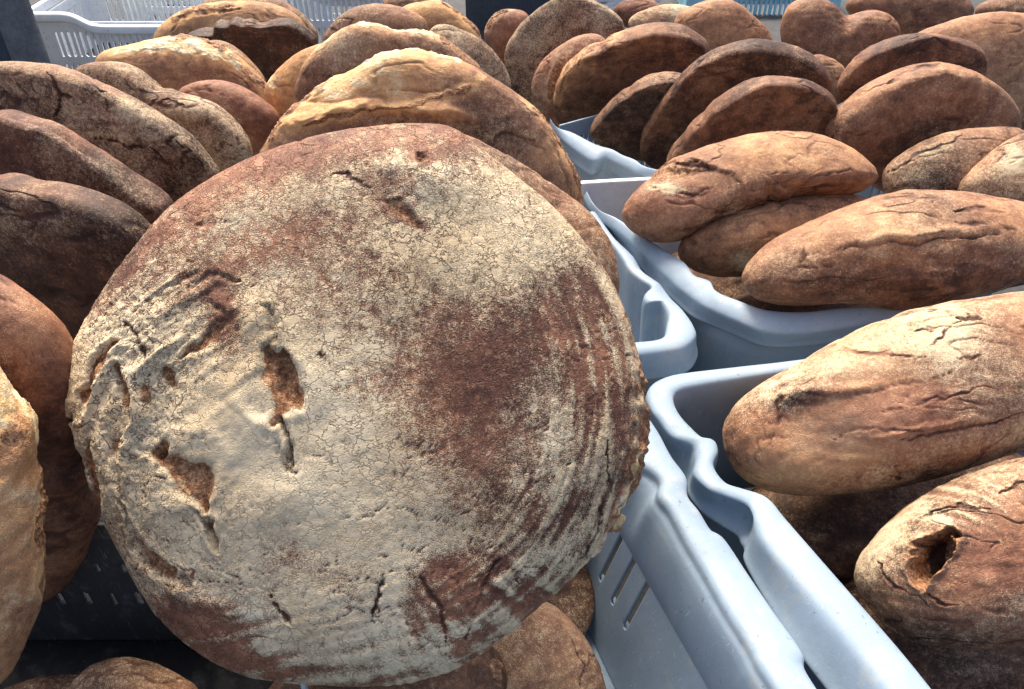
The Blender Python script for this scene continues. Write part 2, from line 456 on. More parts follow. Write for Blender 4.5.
def rim(stations, parent, mat=PLA, name='rim', drop=0.045, foot=None, slope=None):
    """stations: (inner edge px, outer crease px, flange foot px or None, recess metres)"""
    rows = []
    for st in stations:
        I = P(*st[0], 0.0)
        fpx = st[2] if len(st) > 2 else None
        rec = st[3] if len(st) > 3 else 0.0
        if slope and fpx: Cc = P(st[0][0] + slope * (fpx[0] - st[0][0]), st[0][1] + slope * (fpx[1] - st[0][1]), -0.014)
        else: Cc = P(*st[1], 0.0)
        d = Cc - I; d[2] = 0; w = np.linalg.norm(d); d /= w
        Fp = P(*fpx, -drop) if fpx else Cc + d * 0.006 + np.array([0, 0, -drop])
        up = np.array([0, 0, 1.0])
        if foot is not None:
            a, b, zf = foot; e = (b - a)[:2]; t = np.dot(I[:2] - a[:2], e) / (e @ e)
            fp = np.array([*(a[:2] + e * t), zf])
            head = [fp - up * .012, fp, I * .35 + fp * .65 + up * .012, I * .8 + fp * .2 + up * .006]
        else: head = [I + d * 0.012 + up * (ZB + .006), I + d * 0.006 + up * -0.08, I + d * 0.002 + up * -0.03]
        mid = (I + Cc) / 2
        body = [I + d * 0.002 + up * -0.012, I + d * 0.003 - up * 0.002, I * .85 + Cc * .15 + up * .003, mid + up * 0.005,
                I * .15 + Cc * .85 + up * .002, Cc - up * .002]
        face = [Cc * .8 + Fp * .2 - d * rec, Cc * .5 + Fp * .5 - d * rec, Cc * .25 + Fp * .75 - d * rec, Cc * .1 + Fp * .9 + d * .0015,
                Fp + d * .003, Fp + d * .001 - up * .004, Fp - d * 0.007 - up * .002, Fp - d * 0.009 + up * .008]
        rows.append(head + body + face)
    return loft(name, rows, mat, parent, 0.0, 1, 5)

def wall_panel(name, a, b, z0, z1, parent, mat, slots=True, th=0.005, res=0.004, sl_w=0.007, sl_g=0.017, sl_rows=((.035, .115), (.14, .2)), margin=0.06, lean=(0, 0), xmax=99):
    """an upright crate wall from a to b (plan), with real slots cut through it"""
    a = np.array(a[:2]); b = np.array(b[:2]); L = np.linalg.norm(b - a); u = (b - a) / L
    nx, nz = max(2, int(L / res)), max(2, int((z1 - z0) / res))
    xs = np.linspace(0, L, nx + 1); zs = np.linspace(z0, z1, nz + 1)
    X, Z = np.meshgrid(xs, zs, indexing='ij')
    keep = np.ones((nx, nz), bool)
    if slots:
        xc = (xs[:-1] + xs[1:]) / 2; zc = (zs[:-1] + zs[1:]) / 2
        Xc, Zc = np.meshgrid(xc, zc, indexing='ij')
        k = (Xc - margin) / sl_g; near = np.round(k); inx = (Xc > margin - sl_w) & (Xc < min(xmax, L - margin + sl_w))
        dx = (k - near) * sl_g
        for (t0, t1) in sl_rows:
            hi, lo = z1 - t0, z1 - t1
            dz = np.maximum(0, np.maximum(Zc - (hi - sl_w / 2), (lo + sl_w / 2) - Zc))
            keep &= ~(inx & (np.hypot(dx, dz) < sl_w / 2))
    T = (z1 - Z) / (z1 - z0)
    V = np.stack([a[0] + u[0] * X + lean[0] * T, a[1] + u[1] * X + lean[1] * T, Z], -1).reshape(-1, 3)
    i = np.arange(nx)[:, None] * (nz + 1) + np.arange(nz)[None, :]
    Q = np.stack([i, i + nz + 1, i + nz + 2, i + 1], -1)[keep]
    org = np.array([*((a + b) / 2), z0])
    o = mesh_obj(name, V - org, Q, mat, None, False)
    m = o.modifiers.new('sol', 'SOLIDIFY'); m.thickness = th; m.offset = 0
    o.parent = parent; o.location = Vector(org) - parent.location
    return o
def box(name, cmin, cmax, mat, parent=None, M=None, bev=0.003):
    bm = bmesh.new(); bmesh.ops.create_cube(bm, size=1)
    s = [b_ - a_ for a_, b_ in zip(cmin, cmax)]; c = [(a_ + b_) / 2 for a_, b_ in zip(cmin, cmax)]
    for v in bm.verts: v.co = Vector((v.co.x * s[0], v.co.y * s[1], v.co.z * s[2]))
    if bev: bmesh.ops.bevel(bm, geom=bm.edges[:], offset=bev, segments=2, affect='EDGES', profile=0.5)
    me = bpy.data.meshes.new(name); bm.to_mesh(me); bm.free(); me.materials.append(mat)
    o = bpy.data.objects.new(name, me)
    loc = Vector(c)
    if M is not None: loc = M @ loc; o.rotation_euler = M.to_3x3().to_euler()
    link(o, parent); o.location = loc - (parent.location if parent else Vector())
    return o

# ================================================================== SETTING
g = mesh_obj('ground', [(-60, -20, ZB - .012), (60, -20, ZB - .012), (60, 120, ZB - .012), (-60, 120, ZB - .012)], [(0, 1, 2, 3)], GRD)
tag(g, kind='structure')

# ================================================================== CRATES
def crate_at(c0, c1, side, label, mat, wall_faces, slots=True, sg=0.017, sw=0.007, rows=((.035, .115), (.14, .2)), group='plastic bread crates', taper=0.0):
    """c0,c1: rim corners along the traced side (plan); the body extends `side` metres to the right(+)/left(-)"""
    c0 = np.array(c0[:2]); c1 = np.array(c1[:2]); u = c1 - c0; L = np.linalg.norm(u); u /= L
    v = np.array([-u[1], u[0]]) * (1 if side > 0 else -1)
    w = abs(side)
    q = [c0, c1, c1 + v * w, c0 + v * w]; ctr = sum(q) / 4
    e = empty('bread_crate', (ctr[0], ctr[1], ZB)); tag(e, label, 'crate', group)
    for k in wall_faces:
        wall_panel('wall', q[k], q[(k + 1) % 4], ZB + .004, -0.012, e, mat, slots, 0.005, 0.003, sw, sg, rows)
    # floor
    V = [(*(x - ctr), 0.004) for x in q]
    fl = mesh_obj('floor', V, [(0, 1, 2, 3)], mat, e, False)
    m = fl.modifiers.new('sol', 'SOLIDIFY'); m.thickness = 0.004; m.offset = 1
    return e, q

# right column, nearest
RA = [((905, 357), (905, 343)), ((800, 372), (797, 359)), ((740, 381), (735, 366)), ((698, 388), (690, 371)), ((681, 392), (668, 375)),
      ((676, 398), (652, 383)), ((678, 407), (647, 394)), ((684, 417), (650, 408), (646, 416)), ((694, 428), (659, 420), (655, 434)), ((706, 438), (673, 437), (667, 452)),
      ((717, 440), (694, 446), (678, 465)), ((721, 451), (696, 458), (688, 478)), ((716, 465), (694, 474), (690, 494)),
      ((728, 482), (706, 489), (703, 511), .010), ((745, 488), (724, 497), (722, 524), .014), ((765, 494), (744, 505), (738, 534), .014),
      ((776, 502), (751, 514), (742, 542), .010), ((784, 512), (755, 524), (746, 549), .0), ((800, 530), (768, 548), (748, 566)), ((850, 587), (818, 607), (792, 640)),
      ((900, 644), (868, 668), (838, 702)), ((937, 689), (903, 716), (872, 760)), ((985, 748), (945, 778), (915, 825))]
eA, qA = crate_at(P(700, 405), P(985, 748), 0.62, 'blue-grey crate nearest on the right, holding the loaf with a hole', PLA, (2,))
rim(RA, eA)
RB = [((588, 192), (584, 196), (580, 201)), ((594, 203), (589, 207), (586, 212)), ((602, 211), (597, 217), (599, 226)), ((617, 217), (609, 224), (610, 235)),
      ((635, 229), (624, 237), (624, 247)), ((655, 242), (640, 251), (637, 261)), ((674, 254), (657, 265), (649, 276)), ((687, 262), (670, 275), (661, 288)),
      ((696, 274), (682, 285), (673, 298)), ((711, 279), (695, 296), (692, 315)), ((716, 289), (708, 303), (713, 324)), ((737, 298), (730, 311), (736, 334)),
      ((767, 308), (762, 320), (765, 345)), ((805, 310), (805, 322), (805, 345)), ((840, 306), (845, 318), (845, 339)), ((885, 303), (893, 311), (893, 329)),
      ((960, 298), (960, 306), (960, 322)), ((1060, 290), (1060, 298), (1060, 314))]
eB, qB = crate_at(P(612, 205), P(745, 312), 0.62, 'blue-grey crate behind the nearest right one, two long loaves lying across its rim', PLA, (2,))
rim(RB, eB, slope=.62)
# its outer wall, seen in the gap between the crates
def outer_wall(pts, parent, mat=PLA):
    rows = []
    for (x, y) in pts:
        a = P(x, y, -0.03); rows.append([a, (a + np.array([a[0], a[1], ZB])) * .5, np.array([a[0], a[1] + .01, ZB + .004])])
    return loft('wall', rows, mat, parent, 0.004, 1)
outer_wall([(592, 200), (612, 226), (660, 268), (688, 294), (716, 318), (760, 332), (805, 333), (880, 322), (1060, 306)], eB)
RC = [((550, 118), (547, 121), (550, 132)), ((557, 127), (553, 132), (557, 142)), ((572, 131), (565, 140), (570, 158)), ((596, 143), (588, 152), (590, 173)),
      ((612, 148), (604, 157), (603, 168)), ((623, 154), (614, 161), (613, 172)), ((636, 159), (628, 167), (626, 178)), ((652, 168), (646, 174), (646, 184)), ((720, 180), (720, 186), (720, 197))]
eC, qC = crate_at(P(560, 120), P(650, 170), 0.55, 'third blue-grey crate on the right, dark flat loaves standing in it', PLA, (2, 3))
rim(RC, eC, slope=.55)
# far inner wall of crate B
def far_wall(pts, parent, mat=PLA):
    rows = []
    for (x, y) in pts:
        a = P(x, y, 0.0); up = np.array([0, 0, 1.0]); d = np.array([0, 1.0, 0])
        rows.append([a + d * .016 - up * .03, a + d * .015, a + d * .012 + up * .002, a + d * .002 + up * .002, a, a - up * .012, a - up * .12, a - up * .23])
    return loft('wall', rows, mat, parent, 0.0, 2)
far_wall([(560, 186), (600, 183), (640, 181), (700, 178), (800, 173)], eB, PLW)

# left column
LA = [((600, 420), (640, 405)), ((612, 445), (650, 417)), ((624, 462), (660, 432)), ((644, 470), (672, 455)), ((657, 482), (687, 476)), ((654, 496), (688, 494)),
      ((665, 510), (700, 510)), ((674, 526), (712, 529)), ((683, 543), (725, 537)), ((700, 571), (748, 571)), ((722, 610), (774, 609)),
      ((746, 648), (803, 650)), ((756, 668), (806, 668)), ((782, 708), (832, 708)), ((815, 765), (870, 765))]
eL, qL = crate_at(P(600, 425), P(815, 765), -0.40, 'blue-grey crate nearest on the left of the gap, under the big floured loaf', PLA, (1, 2, 3))
a_, b_ = P(596, 425), P(806, 765)
rim(LA, eL, foot=(a_ + np.array([-.004, -.0015, 0]), b_ + np.array([-.004, -.0015, 0]), -0.085))
wall_panel('wall', a_, b_, ZB + .004, -0.088, eL, PLA, True, 0.004, 0.0018, 0.009, 0.036, ((.004, .085),), 0.03, (-.045, -.018), 0.20)
LB = [((540, 338), (540, 352), (540, 384)), ((600, 342), (600, 357), (604, 384)), ((634, 341), (636, 355), (641, 379)), ((655, 339), (662, 352), (666, 376)), ((663, 334), (683, 347), (687, 370)),
      ((665, 324), (696, 335), (696, 356)), ((666, 313), (693, 323), (694, 342)), ((658, 303), (682, 308), (686, 328)), ((645, 303), (672, 298), (678, 318)), ((642, 296), (664, 288), (671, 308)), ((650, 289), (660, 283), (666, 302)),
      ((640, 282), (651, 277), (657, 291)), ((628, 272), (640, 268), (646, 279)), ((618, 256), (632, 254), (638, 266)), ((604, 238), (613, 236), (622, 250)), ((586, 215), (596, 212), (604, 226))]
eM, qM = crate_at(P(560, 190), P(645, 335), -0.50, 'blue-grey crate behind the big floured loaf with a scalloped handhold in its rim', PLA, (2,))
rim(LB, eM)
# left-left crate with slots, its shade put into the dark plastic
c0 = PD(-60, 560, 1.0); 
eN, qN = crate_at((-0.14, 0.585), (-0.14, 0.22), -0.60, 'dark slotted crate with painted-in shade at the lower left corner', PLD, (1, 2, 3), True, 0.032, 0.008, rows=((.07, .085), (.125, .15)))
# white crates at the back
def back_crate(x0, x1, y0, ztop, label, mat, h=0.26, dep=0.4, rot=0.0):
    cx_, cy_ = (x0 + x1) / 2, y0 + dep / 2
    e = empty('bread_crate', (cx_, cy_, ztop - h)); tag(e, label, 'crate', 'white slotted crates at the back')
    a, b, c, d = (x0, y0), (x1, y0), (x1, y0 + dep), (x0, y0 + dep)
    for s, t in ((a, b), (b, c), (c, d), (d, a)):
        wall_panel('wall', s, t, ztop - h, ztop - .03, e, mat, True, 0.006, 0.0035, 0.009, 0.02, ((.03, .11), (.135, .20)), 0.07)
    # stepped flange: high over the corners, lower in the middle
    rows = []
    L = x1 - x0
    for t, dz in ((-.012, 0), (0.0, 0), (.10, 0), (.145, 0), (.19, -.035), (.23, -.038), (L / 2, -.038), (L - .23, -.038), (L - .19, -.035), (L - .145, 0), (L, 0), (L + .012, 0)):
        x = x0 + t; y = y0
        rows.append([(x, y + .004, ztop - .055 + dz), (x, y + .002, ztop + dz - .001), (x, y, ztop + dz), (x, y - .018, ztop + dz), (x, y - .022, ztop + dz - .004),
                     (x, y - .022, ztop + dz - .022), (x, y - .018, ztop + dz - .024), (x, y - .004, ztop + dz - .024)])
    loft('rim', rows, mat, e, 0.003, 2)
    for (p0, p1) in (((x0 - .018, y0), (x0, y0 + dep)), ((x1, y0), (x1 + .018, y0 + dep)), ((x0, y0 + dep), (x1, y0 + dep + .018))):
        box('rim', (p0[0], p0[1], ztop - .028), (p1[0], p1[1], ztop), mat, e)
    fl = box('floor', (x0 + .004, y0 + .004, ztop - h), (x1 - .004, y0 + dep - .004, ztop - h + .006), mat, e, bev=0)
    return e
A0 = PD(27, 12, 2.55); A1 = PD(250, 12, 2.55)
back_crate(A0[0], A0[0] + .66, A0[1], A0[2], 'white slotted crate at the back left with a stepped rim', PLW)
back_crate(A0[0] + .08, A0[0] + .70, A0[1] + .50, A0[2] + .02, 'white slotted crate behind the stepped-rim one at the back left', PLW)
B0 = PD(262, -22, 2.75)
back_crate(B0[0], B0[0] + .60, B0[1], B0[2], 'white slotted crate at the back between the two left rows of loaves', PLW)
D0 = PD(690, -20, 3.2)
back_crate(D0[0], D0[0] + .62, D0[1], D0[2], 'pale crate showing between the loaves at the top right', PLC)
C0 = PD(590, -6, 3.0)
back_crate(C0[0], C0[0] + .25, C0[1] + .0, C0[2], 'small pale crate just visible at the top behind the middle loaves', PLW)
# dark post left, slate board
e0 = PD(-30, 60, 2.4); e1 = PD(46, 60, 2.4)
po = box('grey_post', (e0[0] + .12, e0[1], ZB - .012), (e1[0], e1[1] + .03, 0.9), POSTM, bev=.01)
tag(po, 'dark grey upright post at the top left corner', 'post')
po2 = box('dark_panel', (e0[0] - .35, e0[1] + .03, ZB - .012), (e0[0] + .115, e0[1] + .07, 0.9), SLATE, bev=.004)
tag(po2, 'near-black panel left of the grey post at the top left edge', 'panel')
s0_ = PD(466, 20, 3.1); s1_ = PD(560, 20, 3.1)
sb = box('slate_board', (s0_[0], s0_[1], ZB - .012), (s1_[0], s1_[1] + .03, 0.7), SLATE, bev=.003)
tag(sb, 'dark slate-blue board standing at the top behind the loaves', 'board')

# ================================================================== LOAVES
# ---- the big floured loaf
BIG = [(405, 122), (455, 124), (482, 148), (520, 178), (556, 205), (586, 238), (610, 272), (628, 312), (640, 360), (648, 410), (646, 450), (632, 492), (612, 530),
       (590, 560), (560, 590), (530, 617), (495, 645), (460, 668), (420, 682), (370, 688), (300, 685), (255, 680), (215, 665), (180, 640), (150, 610), (130, 572),
       (112, 537), (95, 500), (83, 465), (70, 430), (64, 400), (66, 370), (75, 340), (95, 305), (120, 265), (150, 225), (180, 197), (215, 175), (250, 157), (290, 142), (330, 132), (370, 126)]
def big_extra(px, py, wx, wy, s0, seed, at, disp, front):
    fr = front.astype(float)
    r = np.hypot(px - 350, py - 405); th = np.arctan2(py - 405, px - 350)
    # swirl marks pressed by the proving basket: right and lower right
    P1 = np.stack([r / 9.0, th * 3.2, np.zeros_like(r)], -1)
    st = gnoise(P1, 71) + 0.5 * gnoise(P1 * np.array([2.1, 2.0, 1]), 72)
    m1 = smooth(150, 235, r) * smooth(-0.75, -0.3, th) * (1 - smooth(1.0, 1.45, th)) * fr
    at['flour'] = at['flour'] + 0.95 * st * m1 - 0.05 * m1
    disp = disp + 0.0013 * st * m1
    # short ribs across the lower right edge
    P2 = np.stack([r / 60.0, th * 26 + r / 40, np.zeros_like(r)], -1)
    s2 = gnoise(P2, 73)
    m2 = smooth(190, 240, r) * smooth(0.55, 0.8, th) * (1 - smooth(1.35, 1.6, th)) * fr
    at['flour'] = at['flour'] + 1.2 * s2 * m2; disp = disp + 0.0025 * s2 * m2
    # lower bands, along the bottom edge
    P3 = np.stack([px / 55, (py + 0.18 * (px - 350)) / 10, np.zeros_like(r)], -1); s3 = gnoise(P3, 74)
    m3 = smooth(585, 625, py) * (1 - smooth(430, 500, px)) * fr
    at['flour'] = at['flour'] + 0.7 * s3 * m3; disp = disp + 0.001 * s3 * m3
    # folded skin at the upper left: streaks running up to the right
    ca, sa = math.cos(rad(-38)), math.sin(rad(-38))
    u = px * ca + py * sa; v = -px * sa + py * ca
    P4 = np.stack([u / 60, v / 8.5, np.zeros_like(u)], -1); s4 = gnoise(P4, 75) + .5 * gnoise(P4 * 2.1, 76)
    m4 = np.exp(-(((px - 165) / 95) ** 2 + ((py - 345) / 85) ** 2)) * fr
    disp = disp + 0.0024 * s4 * m4; at['flour'] = at['flour'] + 0.45 * s4 * m4
    # vertical stretch crackle, middle and top
    P5 = np.stack([px / 5.5, py / 17, np.zeros_like(u)], -1); s5 = gnoise(P5, 77); s5b = gnoise(P5 * 1.9, 79)
    m5 = np.exp(-(((px - 385) / 110) ** 2 + ((py - 285) / 105) ** 2)) * fr
    P5 = np.stack([px / 6.5 + .8 * s5b, py / 15 + .5 * s5b, np.zeros_like(u)], -1)
    ckk = (1 - smooth(0.0, 0.13, np.abs(gnoise(P5, 78)))) * smooth(-.02, .12, gnoise(P5 * .8, 80))
    disp = disp - 0.0006 * ckk * m5; at['flour'] = at['flour'] - 0.45 * ckk * m5
    mott = fbm(np.stack([px / 26, py / 26, 0 * px], -1), 4, 93, .7)
    at['flour'] = at['flour'] + .26 * mott * fr
    # crackled scales on the left
    P6 = np.stack([px / 9 + .4 * s4, py / 7, np.zeros_like(u)], -1); s6 = 1 - np.abs(gnoise(P6, 81)) * 4
    m6 = np.exp(-(((px - 150) / 80) ** 2 + ((py - 370) / 110) ** 2)) * fr
    disp = disp - 0.0011 * smooth(.35, .9, s6) * m6; at['flour'] = at['flour'] - 0.45 * smooth(.5, .95, s6) * m6
    # wandering creases elsewhere
    P7 = np.stack([px / 38, py / 22, np.zeros_like(u)], -1); q7 = np.abs(gnoise(P7, 83) + .35 * gnoise(P7 * 2.6, 84))
    m7 = (1 - m5) * fr * smooth(0.1, 0.3, gnoise(P7 * .6, 85) + .22)
    c7 = 1 - smooth(0.0, 0.022, q7)
    disp = disp - 0.0012 * c7 * m7; at['flour'] = at['flour'] - 0.55 * c7 * m7
    # torn orange fringe on the right edge
    e = smooth(272, 292, r) * smooth(-0.25, 0.0, th) * (1 - smooth(0.62, 0.8, th)) * fr
    at['tear'] = at['tear'] + 0.9 * e * smooth(-.15, .2, gnoise(s0 * 60, 87)); disp = disp + 0.006 * e * gnoise(s0 * 90, 88)
    # grain
    disp = disp + 0.0004 * fbm(s0 * 160, 3, 91) * fr
    return disp
big = loaf('large round loaf dusted with pale flour, cracked crust facing up, largest and nearest', BIG, 0.72, az=3, el=42, tf=0.068, tb=0.05, n=230, p=2.6, fine=True,
     flour=0.60, toast=0.40, crackle=0.75, lump=0.30, ruddy=.8, wrinkle=0, grain=.0005, extra=big_extra,
     paint=[('flour', 160, 350, 90, 70, -30, .38), ('flour', 235, 430, 90, 95, 0, .55), ('flour', 200, 520, 80, 70, 0, .30), ('flour', 330, 500, 120, 90, 0, .32),
            ('flour', 330, 610, 120, 50, 0, .18), ('flour', 455, 235, 80, 45, 30, .38), ('flour', 330, 215, 70, 26, -10, .15), ('flour', 350, 340, 60, 90, 0, .22),
            ('flour', 350, 640, 90, 26, 0, .30), ('flour', 545, 215, 60, 25, 45, .1), ('flour', 110, 370, 30, 70, 10, .3),
            ('flour', 310, 148, 150, 20, -11, -.42), ('flour', 215, 192, 70, 22, -38, -.4), ('flour', 130, 270, 55, 16, -50, -.4), ('flour', 470, 150, 60, 22, 35, -.2),
            ('flour', 495, 355, 62, 62, 0, -.66), ('crackle', 235, 430, 50, 60, 0, -.7), ('crackle', 140, 380, 90, 120, 0, .6), ('crackle', 400, 270, 110, 90, 0, .5), ('crackle', 380, 560, 120, 80, 0, -.4), ('flour', 470, 450, 80, 50, 20, -.18), ('flour', 585, 330, 30, 100, -12, -.30), ('flour', 610, 450, 30, 90, 12, -.2), ('flour', 540, 260, 50, 40, 40, .22), ('flour', 560, 470, 50, 60, 20, .12),
            ('flour', 270, 245, 100, 18, -22, -.38), ('flour', 226, 325, 17, 40, -8, -.95), ('flour', 195, 622, 70, 26, 32, -.6), ('flour', 300, 565, 100, 22, 5, -.20),
            ('flour', 250, 660, 60, 12, 10, -.5), ('flour', 345, 395, 40, 24, 10, -.2), ('flour', 455, 585, 50, 30, -10, -.6), ('flour', 395, 590, 14, 40, 0, .5), ('flour', 400, 212, 34, 10, 28, -.7),
            ('flour', 424, 155, 14, 8, 0, -.7), ('flour', 395, 185, 50, 12, 20, -.3), ('flour', 270, 540, 60, 12, 30, -.25), ('flour', 330, 290, 90, 50, 0, -.12),
            ('toast', 495, 365, 60, 60, 0, -.14), ('toast', 330, 150, 150, 25, -10, .12), ('toast', 560, 470, 80, 90, 0, -.08),
            ('disp', 235, 420, 45, 60, 10, .009), ('disp', 190, 510, 60, 60, 0, .008), ('disp', 250, 320, 18, 22, 0, .005), ('disp', 150, 330, 60, 50, 0, .006),
            ('disp', 280, 500, 40, 30, 0, .004), ('disp', 560, 290, 50, 90, 0, -.004), ('disp', 410, 170, 60, 20, 20, .005)],
     cuts=[([(258, 304), (268, 309), (274, 320), (275, 335), (272, 348)], 3.0, .007, .2),
           ([(270, 350), (276, 372), (274, 398), (268, 420)], 21, .006, 1.1), ([(284, 350), (290, 385), (300, 410)], 9, .006, 1.0),
           ([(276, 418), (286, 436), (297, 462)], 4.5, .008, .3), ([(262, 432), (280, 450), (300, 474)], 2.2, .004, .1),
           ([(170, 372), (160, 395), (155, 425), (153, 455)], 21, .005, 1.0), ([(156, 455), (172, 462), (196, 478), (210, 505)], 20, .007, 1.1),
           ([(210, 505), (216, 530), (226, 562)], 4.2, .007, .5), ([(188, 500), (206, 516), (220, 538)], 2.5, .004, .1),
           ([(119, 338), (100, 366), (84, 398), (74, 424)], 7.5, .006, 1.0), ([(183, 362), (205, 345), (228, 318), (212, 300)], 6, .004, .9),
           ([(128, 318), (145, 342), (152, 362)], 2.4, .003, .3), ([(120, 360), (127, 405), (118, 440), (121, 492)], 7.5, .006, .7),
           ([(93, 420), (88, 450), (98, 495), (106, 520)], 7, .004, .9), ([(122, 500), (137, 540), (160, 568), (192, 585)], 6.5, .006, .7),
           ([(267, 596), (280, 612), (298, 626)], 2.2, .004, .1), ([(190, 224), (206, 219), (228, 222)], 2.6, .003, .5), ([(330, 176), (350, 180), (374, 186)], 1.6, .002, .35),
           ([(386, 203), (400, 208), (421, 226)], 5, .003, .9), ([(418, 152), (430, 158)], 4.5, .003, .9), ([(372, 470), (392, 500)], 1.4, .003, .0),
           ([(345, 520), (400, 512), (440, 520)], 1.2, .002, .0), ([(196, 268), (175, 290), (150, 300)], 3, .003, .6), ([(240, 280), (215, 275), (190, 285)], 3, .003, .5),
           ([(575, 590), (600, 520), (608, 440)], 2.0, .003, .2), ([(300, 445), (330, 462), (348, 480)], 1.4, .002, .0), ([(318, 350), (332, 362)], 1.4, .003, 0),
           ([(384, 572), (378, 600), (380, 622)], 2.4, .003, -.2), ([(420, 575), (440, 610), (445, 640)], 2.0, .003, -.2), ([(500, 560), (480, 600), (462, 632)], 2.2, .003, -.2)],
     ridge=[([(112, 352), (88, 395), (80, 430)], 5, .004), ([(134, 355), (136, 410), (128, 470), (140, 520)], 6, .004), ([(150, 560), (190, 596), (240, 610)], 7, .003), ([(130, 330), (104, 372), (90, 410)], 6, .005), ([(136, 350), (140, 410), (132, 460)], 8, .005), ([(185, 335), (150, 365), (135, 380)], 5, .004), ([(215, 280), (180, 310), (150, 322)], 5, .004)],
     torn=[([(622, 300), (640, 360), (648, 410), (646, 455), (632, 495), (615, 528)], 4.5, 'tear', 1.1), ([(640, 440), (630, 490), (612, 525)], 2.5, 'crumb', .7)], group=None)

G_L = 'round loaves standing in the left crates'
G_R = 'long loaves in the right crates'
# ---- behind and beside the big loaf
loaf('round loaf directly behind the big floured one, only its right edge showing', [(440, 120), (500, 150), (550, 182), (588, 208), (608, 232), (620, 262), (619, 300), (600, 345), (520, 400), (400, 420), (300, 350), (290, 230), (350, 150)],
     0.85, az=10, el=38, tf=.045, tb=.05, n=60, flour=.30, toast=.45, group=G_L)
L3o = [(251, 160), (262, 146), (276, 128), (294, 102), (308, 94), (343, 73), (360, 64), (378, 52), (401, 49), (425, 50), (453, 57), (477, 67), (500, 81), (531, 103), (545, 118), (559, 138), (572, 160), (582, 186), (586, 212),
       (570, 300), (500, 350), (400, 370), (300, 330), (258, 250), (250, 190)]
def l3x(px, py, wx, wy, s0, seed, at, disp, front):
    up = smooth(0, 1, 0.5 - (wy - (112 - .28 * (wx - 300) + .0016 * (wx - 300) ** 2)) / 22) * smooth(262, 320, wx) * (1 - smooth(380, 475, wx))
    at['crumb'] = at['crumb'] + up * .48; at['toast'] = at['toast'] + up * .5; at['flour'] = at['flour'] - up * .3
    lp = np.exp(-((wy - (120 - .28 * (wx - 300) + .0016 * (wx - 300) ** 2)) / 7) ** 2) * smooth(270, 300, wx) * (1 - smooth(450, 490, wx))
    disp = disp + 0.007 * lp; at['toast'] = at['toast'] + .35 * lp; at['flour'] = at['flour'] - .3 * lp
    return disp
loaf('round loaf leaning behind the big one with cream crumb burst open along its top', L3o, 1.02, az=6, el=6, tf=.06, tb=.06, n=110, p=2.5, flour=.20, toast=.36, crackle=.3,
     extra=l3x, paint=[('toast', 540, 150, 40, 60, 30, .15), ('flour', 520, 170, 50, 60, 20, .12), ('toast', 300, 125, 50, 20, -30, .25), ('toast', 460, 75, 50, 10, 20, .3), ('toast', 560, 150, 20, 40, 55, .3), ('disp', 480, 160, 60, 50, 0, -.006)],
     cuts=[([(520, 100), (548, 135), (566, 175), (572, 205)], 2.0, .003, .5), ([(355, 105), (366, 112), (380, 118)], 1.2, .003, .1)], torn=[([(355, 62), (378, 51), (401, 48), (430, 50), (470, 64)], 5, 'crumb', .9), ([(262, 150), (290, 108), (343, 76)], 3, 'tear', .7), ([(530, 100), (560, 138), (575, 170), (584, 205)], 4, 'tear', 1.0), ([(290, 128), (340, 116), (400, 108), (460, 92), (482, 76)], 3.5, 'tear', .8)], group=G_L)
loaf('round loaf behind the crumb-topped one, its jagged torn top edge pale', [(294, 104), (294, 90), (300, 68), (310, 54), (324, 42), (342, 28), (358, 21), (372, 21), (386, 27), (398, 31), (412, 29), (432, 31), (449, 41), (470, 57), (482, 68), (490, 82), (492, 130), (450, 190), (380, 200), (310, 170)],
     1.34, az=2, el=12, tf=0.04, tb=.055, n=72, flour=0.2, toast=0.56, paint=[('crumb', 405, 27, 20, 6, 5, .9), ('crumb', 372, 22, 12, 5, 5, .5), ('tear', 470, 62, 26, 8, 40, .9), ('tear', 385, 66, 14, 7, 0, .6)], ruddy=0.4, torn=[([(356, 22), (386, 25), (412, 28), (436, 32)], 4, 'crumb', 1.0), ([(436, 34), (462, 50), (484, 72)], 3, 'tear', .9), ([(340, 30), (318, 46), (302, 66)], 2.5, 'crumb', .6)], pf=3.6, group=G_L)
loaf('orange-sided loaf squeezed left of the torn-topped loaf', [(262, 92), (268, 80), (282, 64), (300, 50), (322, 42), (345, 40), (350, 90), (330, 140), (290, 140), (268, 118)],
     1.50, az=-15, el=15, tf=.04, tb=.045, n=48, flour=0.05, toast=0.8, paint=[('crumb', 272, 80, 10, 12, 0, .7)], ruddy=0, group=G_L)
loaf('greenish-tan loaf showing right of the torn-topped loaf', [(425, 35), (434, 24), (444, 22), (458, 27), (478, 36), (494, 50), (506, 68), (513, 84), (505, 130), (460, 150), (420, 100)],
     1.45, az=25, el=15, tf=.04, tb=.045, n=48, flour=.45, toast=.40, group=G_L)
loaf('dusty brown loaf with a scorched right tip in the upper middle', [(320, 42), (326, 30), (336, 18), (350, 8), (366, 4), (382, 3), (400, 6), (416, 12), (428, 20), (430, 30), (420, 60), (380, 80), (330, 70)],
     1.68, az=-3, el=8, tf=.045, tb=.05, n=48, flour=0.22, toast=0.48, paint=[('toast', 426, 20, 8, 7, 0, .4), ('tear', 424, 22, 8, 4, 30, .7)], ruddy=0.3, group=G_L)
loaf('golden-edged loaf right of the scorched-tip one, near the slate board', [(396, 12), (404, 4), (425, 1), (440, -1), (452, 6), (464, 16), (474, 24), (482, 33), (480, 60), (440, 80), (400, 60)],
     1.82, az=12, el=8, tf=.05, tb=.05, n=48, flour=0.02, toast=0.74, paint=[('tear', 468, 18, 18, 6, 42, .9), ('crumb', 455, 8, 14, 5, 40, .4)], ruddy=0, torn=[([(436, 0), (456, 9), (474, 26), (482, 36)], 3, 'tear', 1.0)], group=G_L)
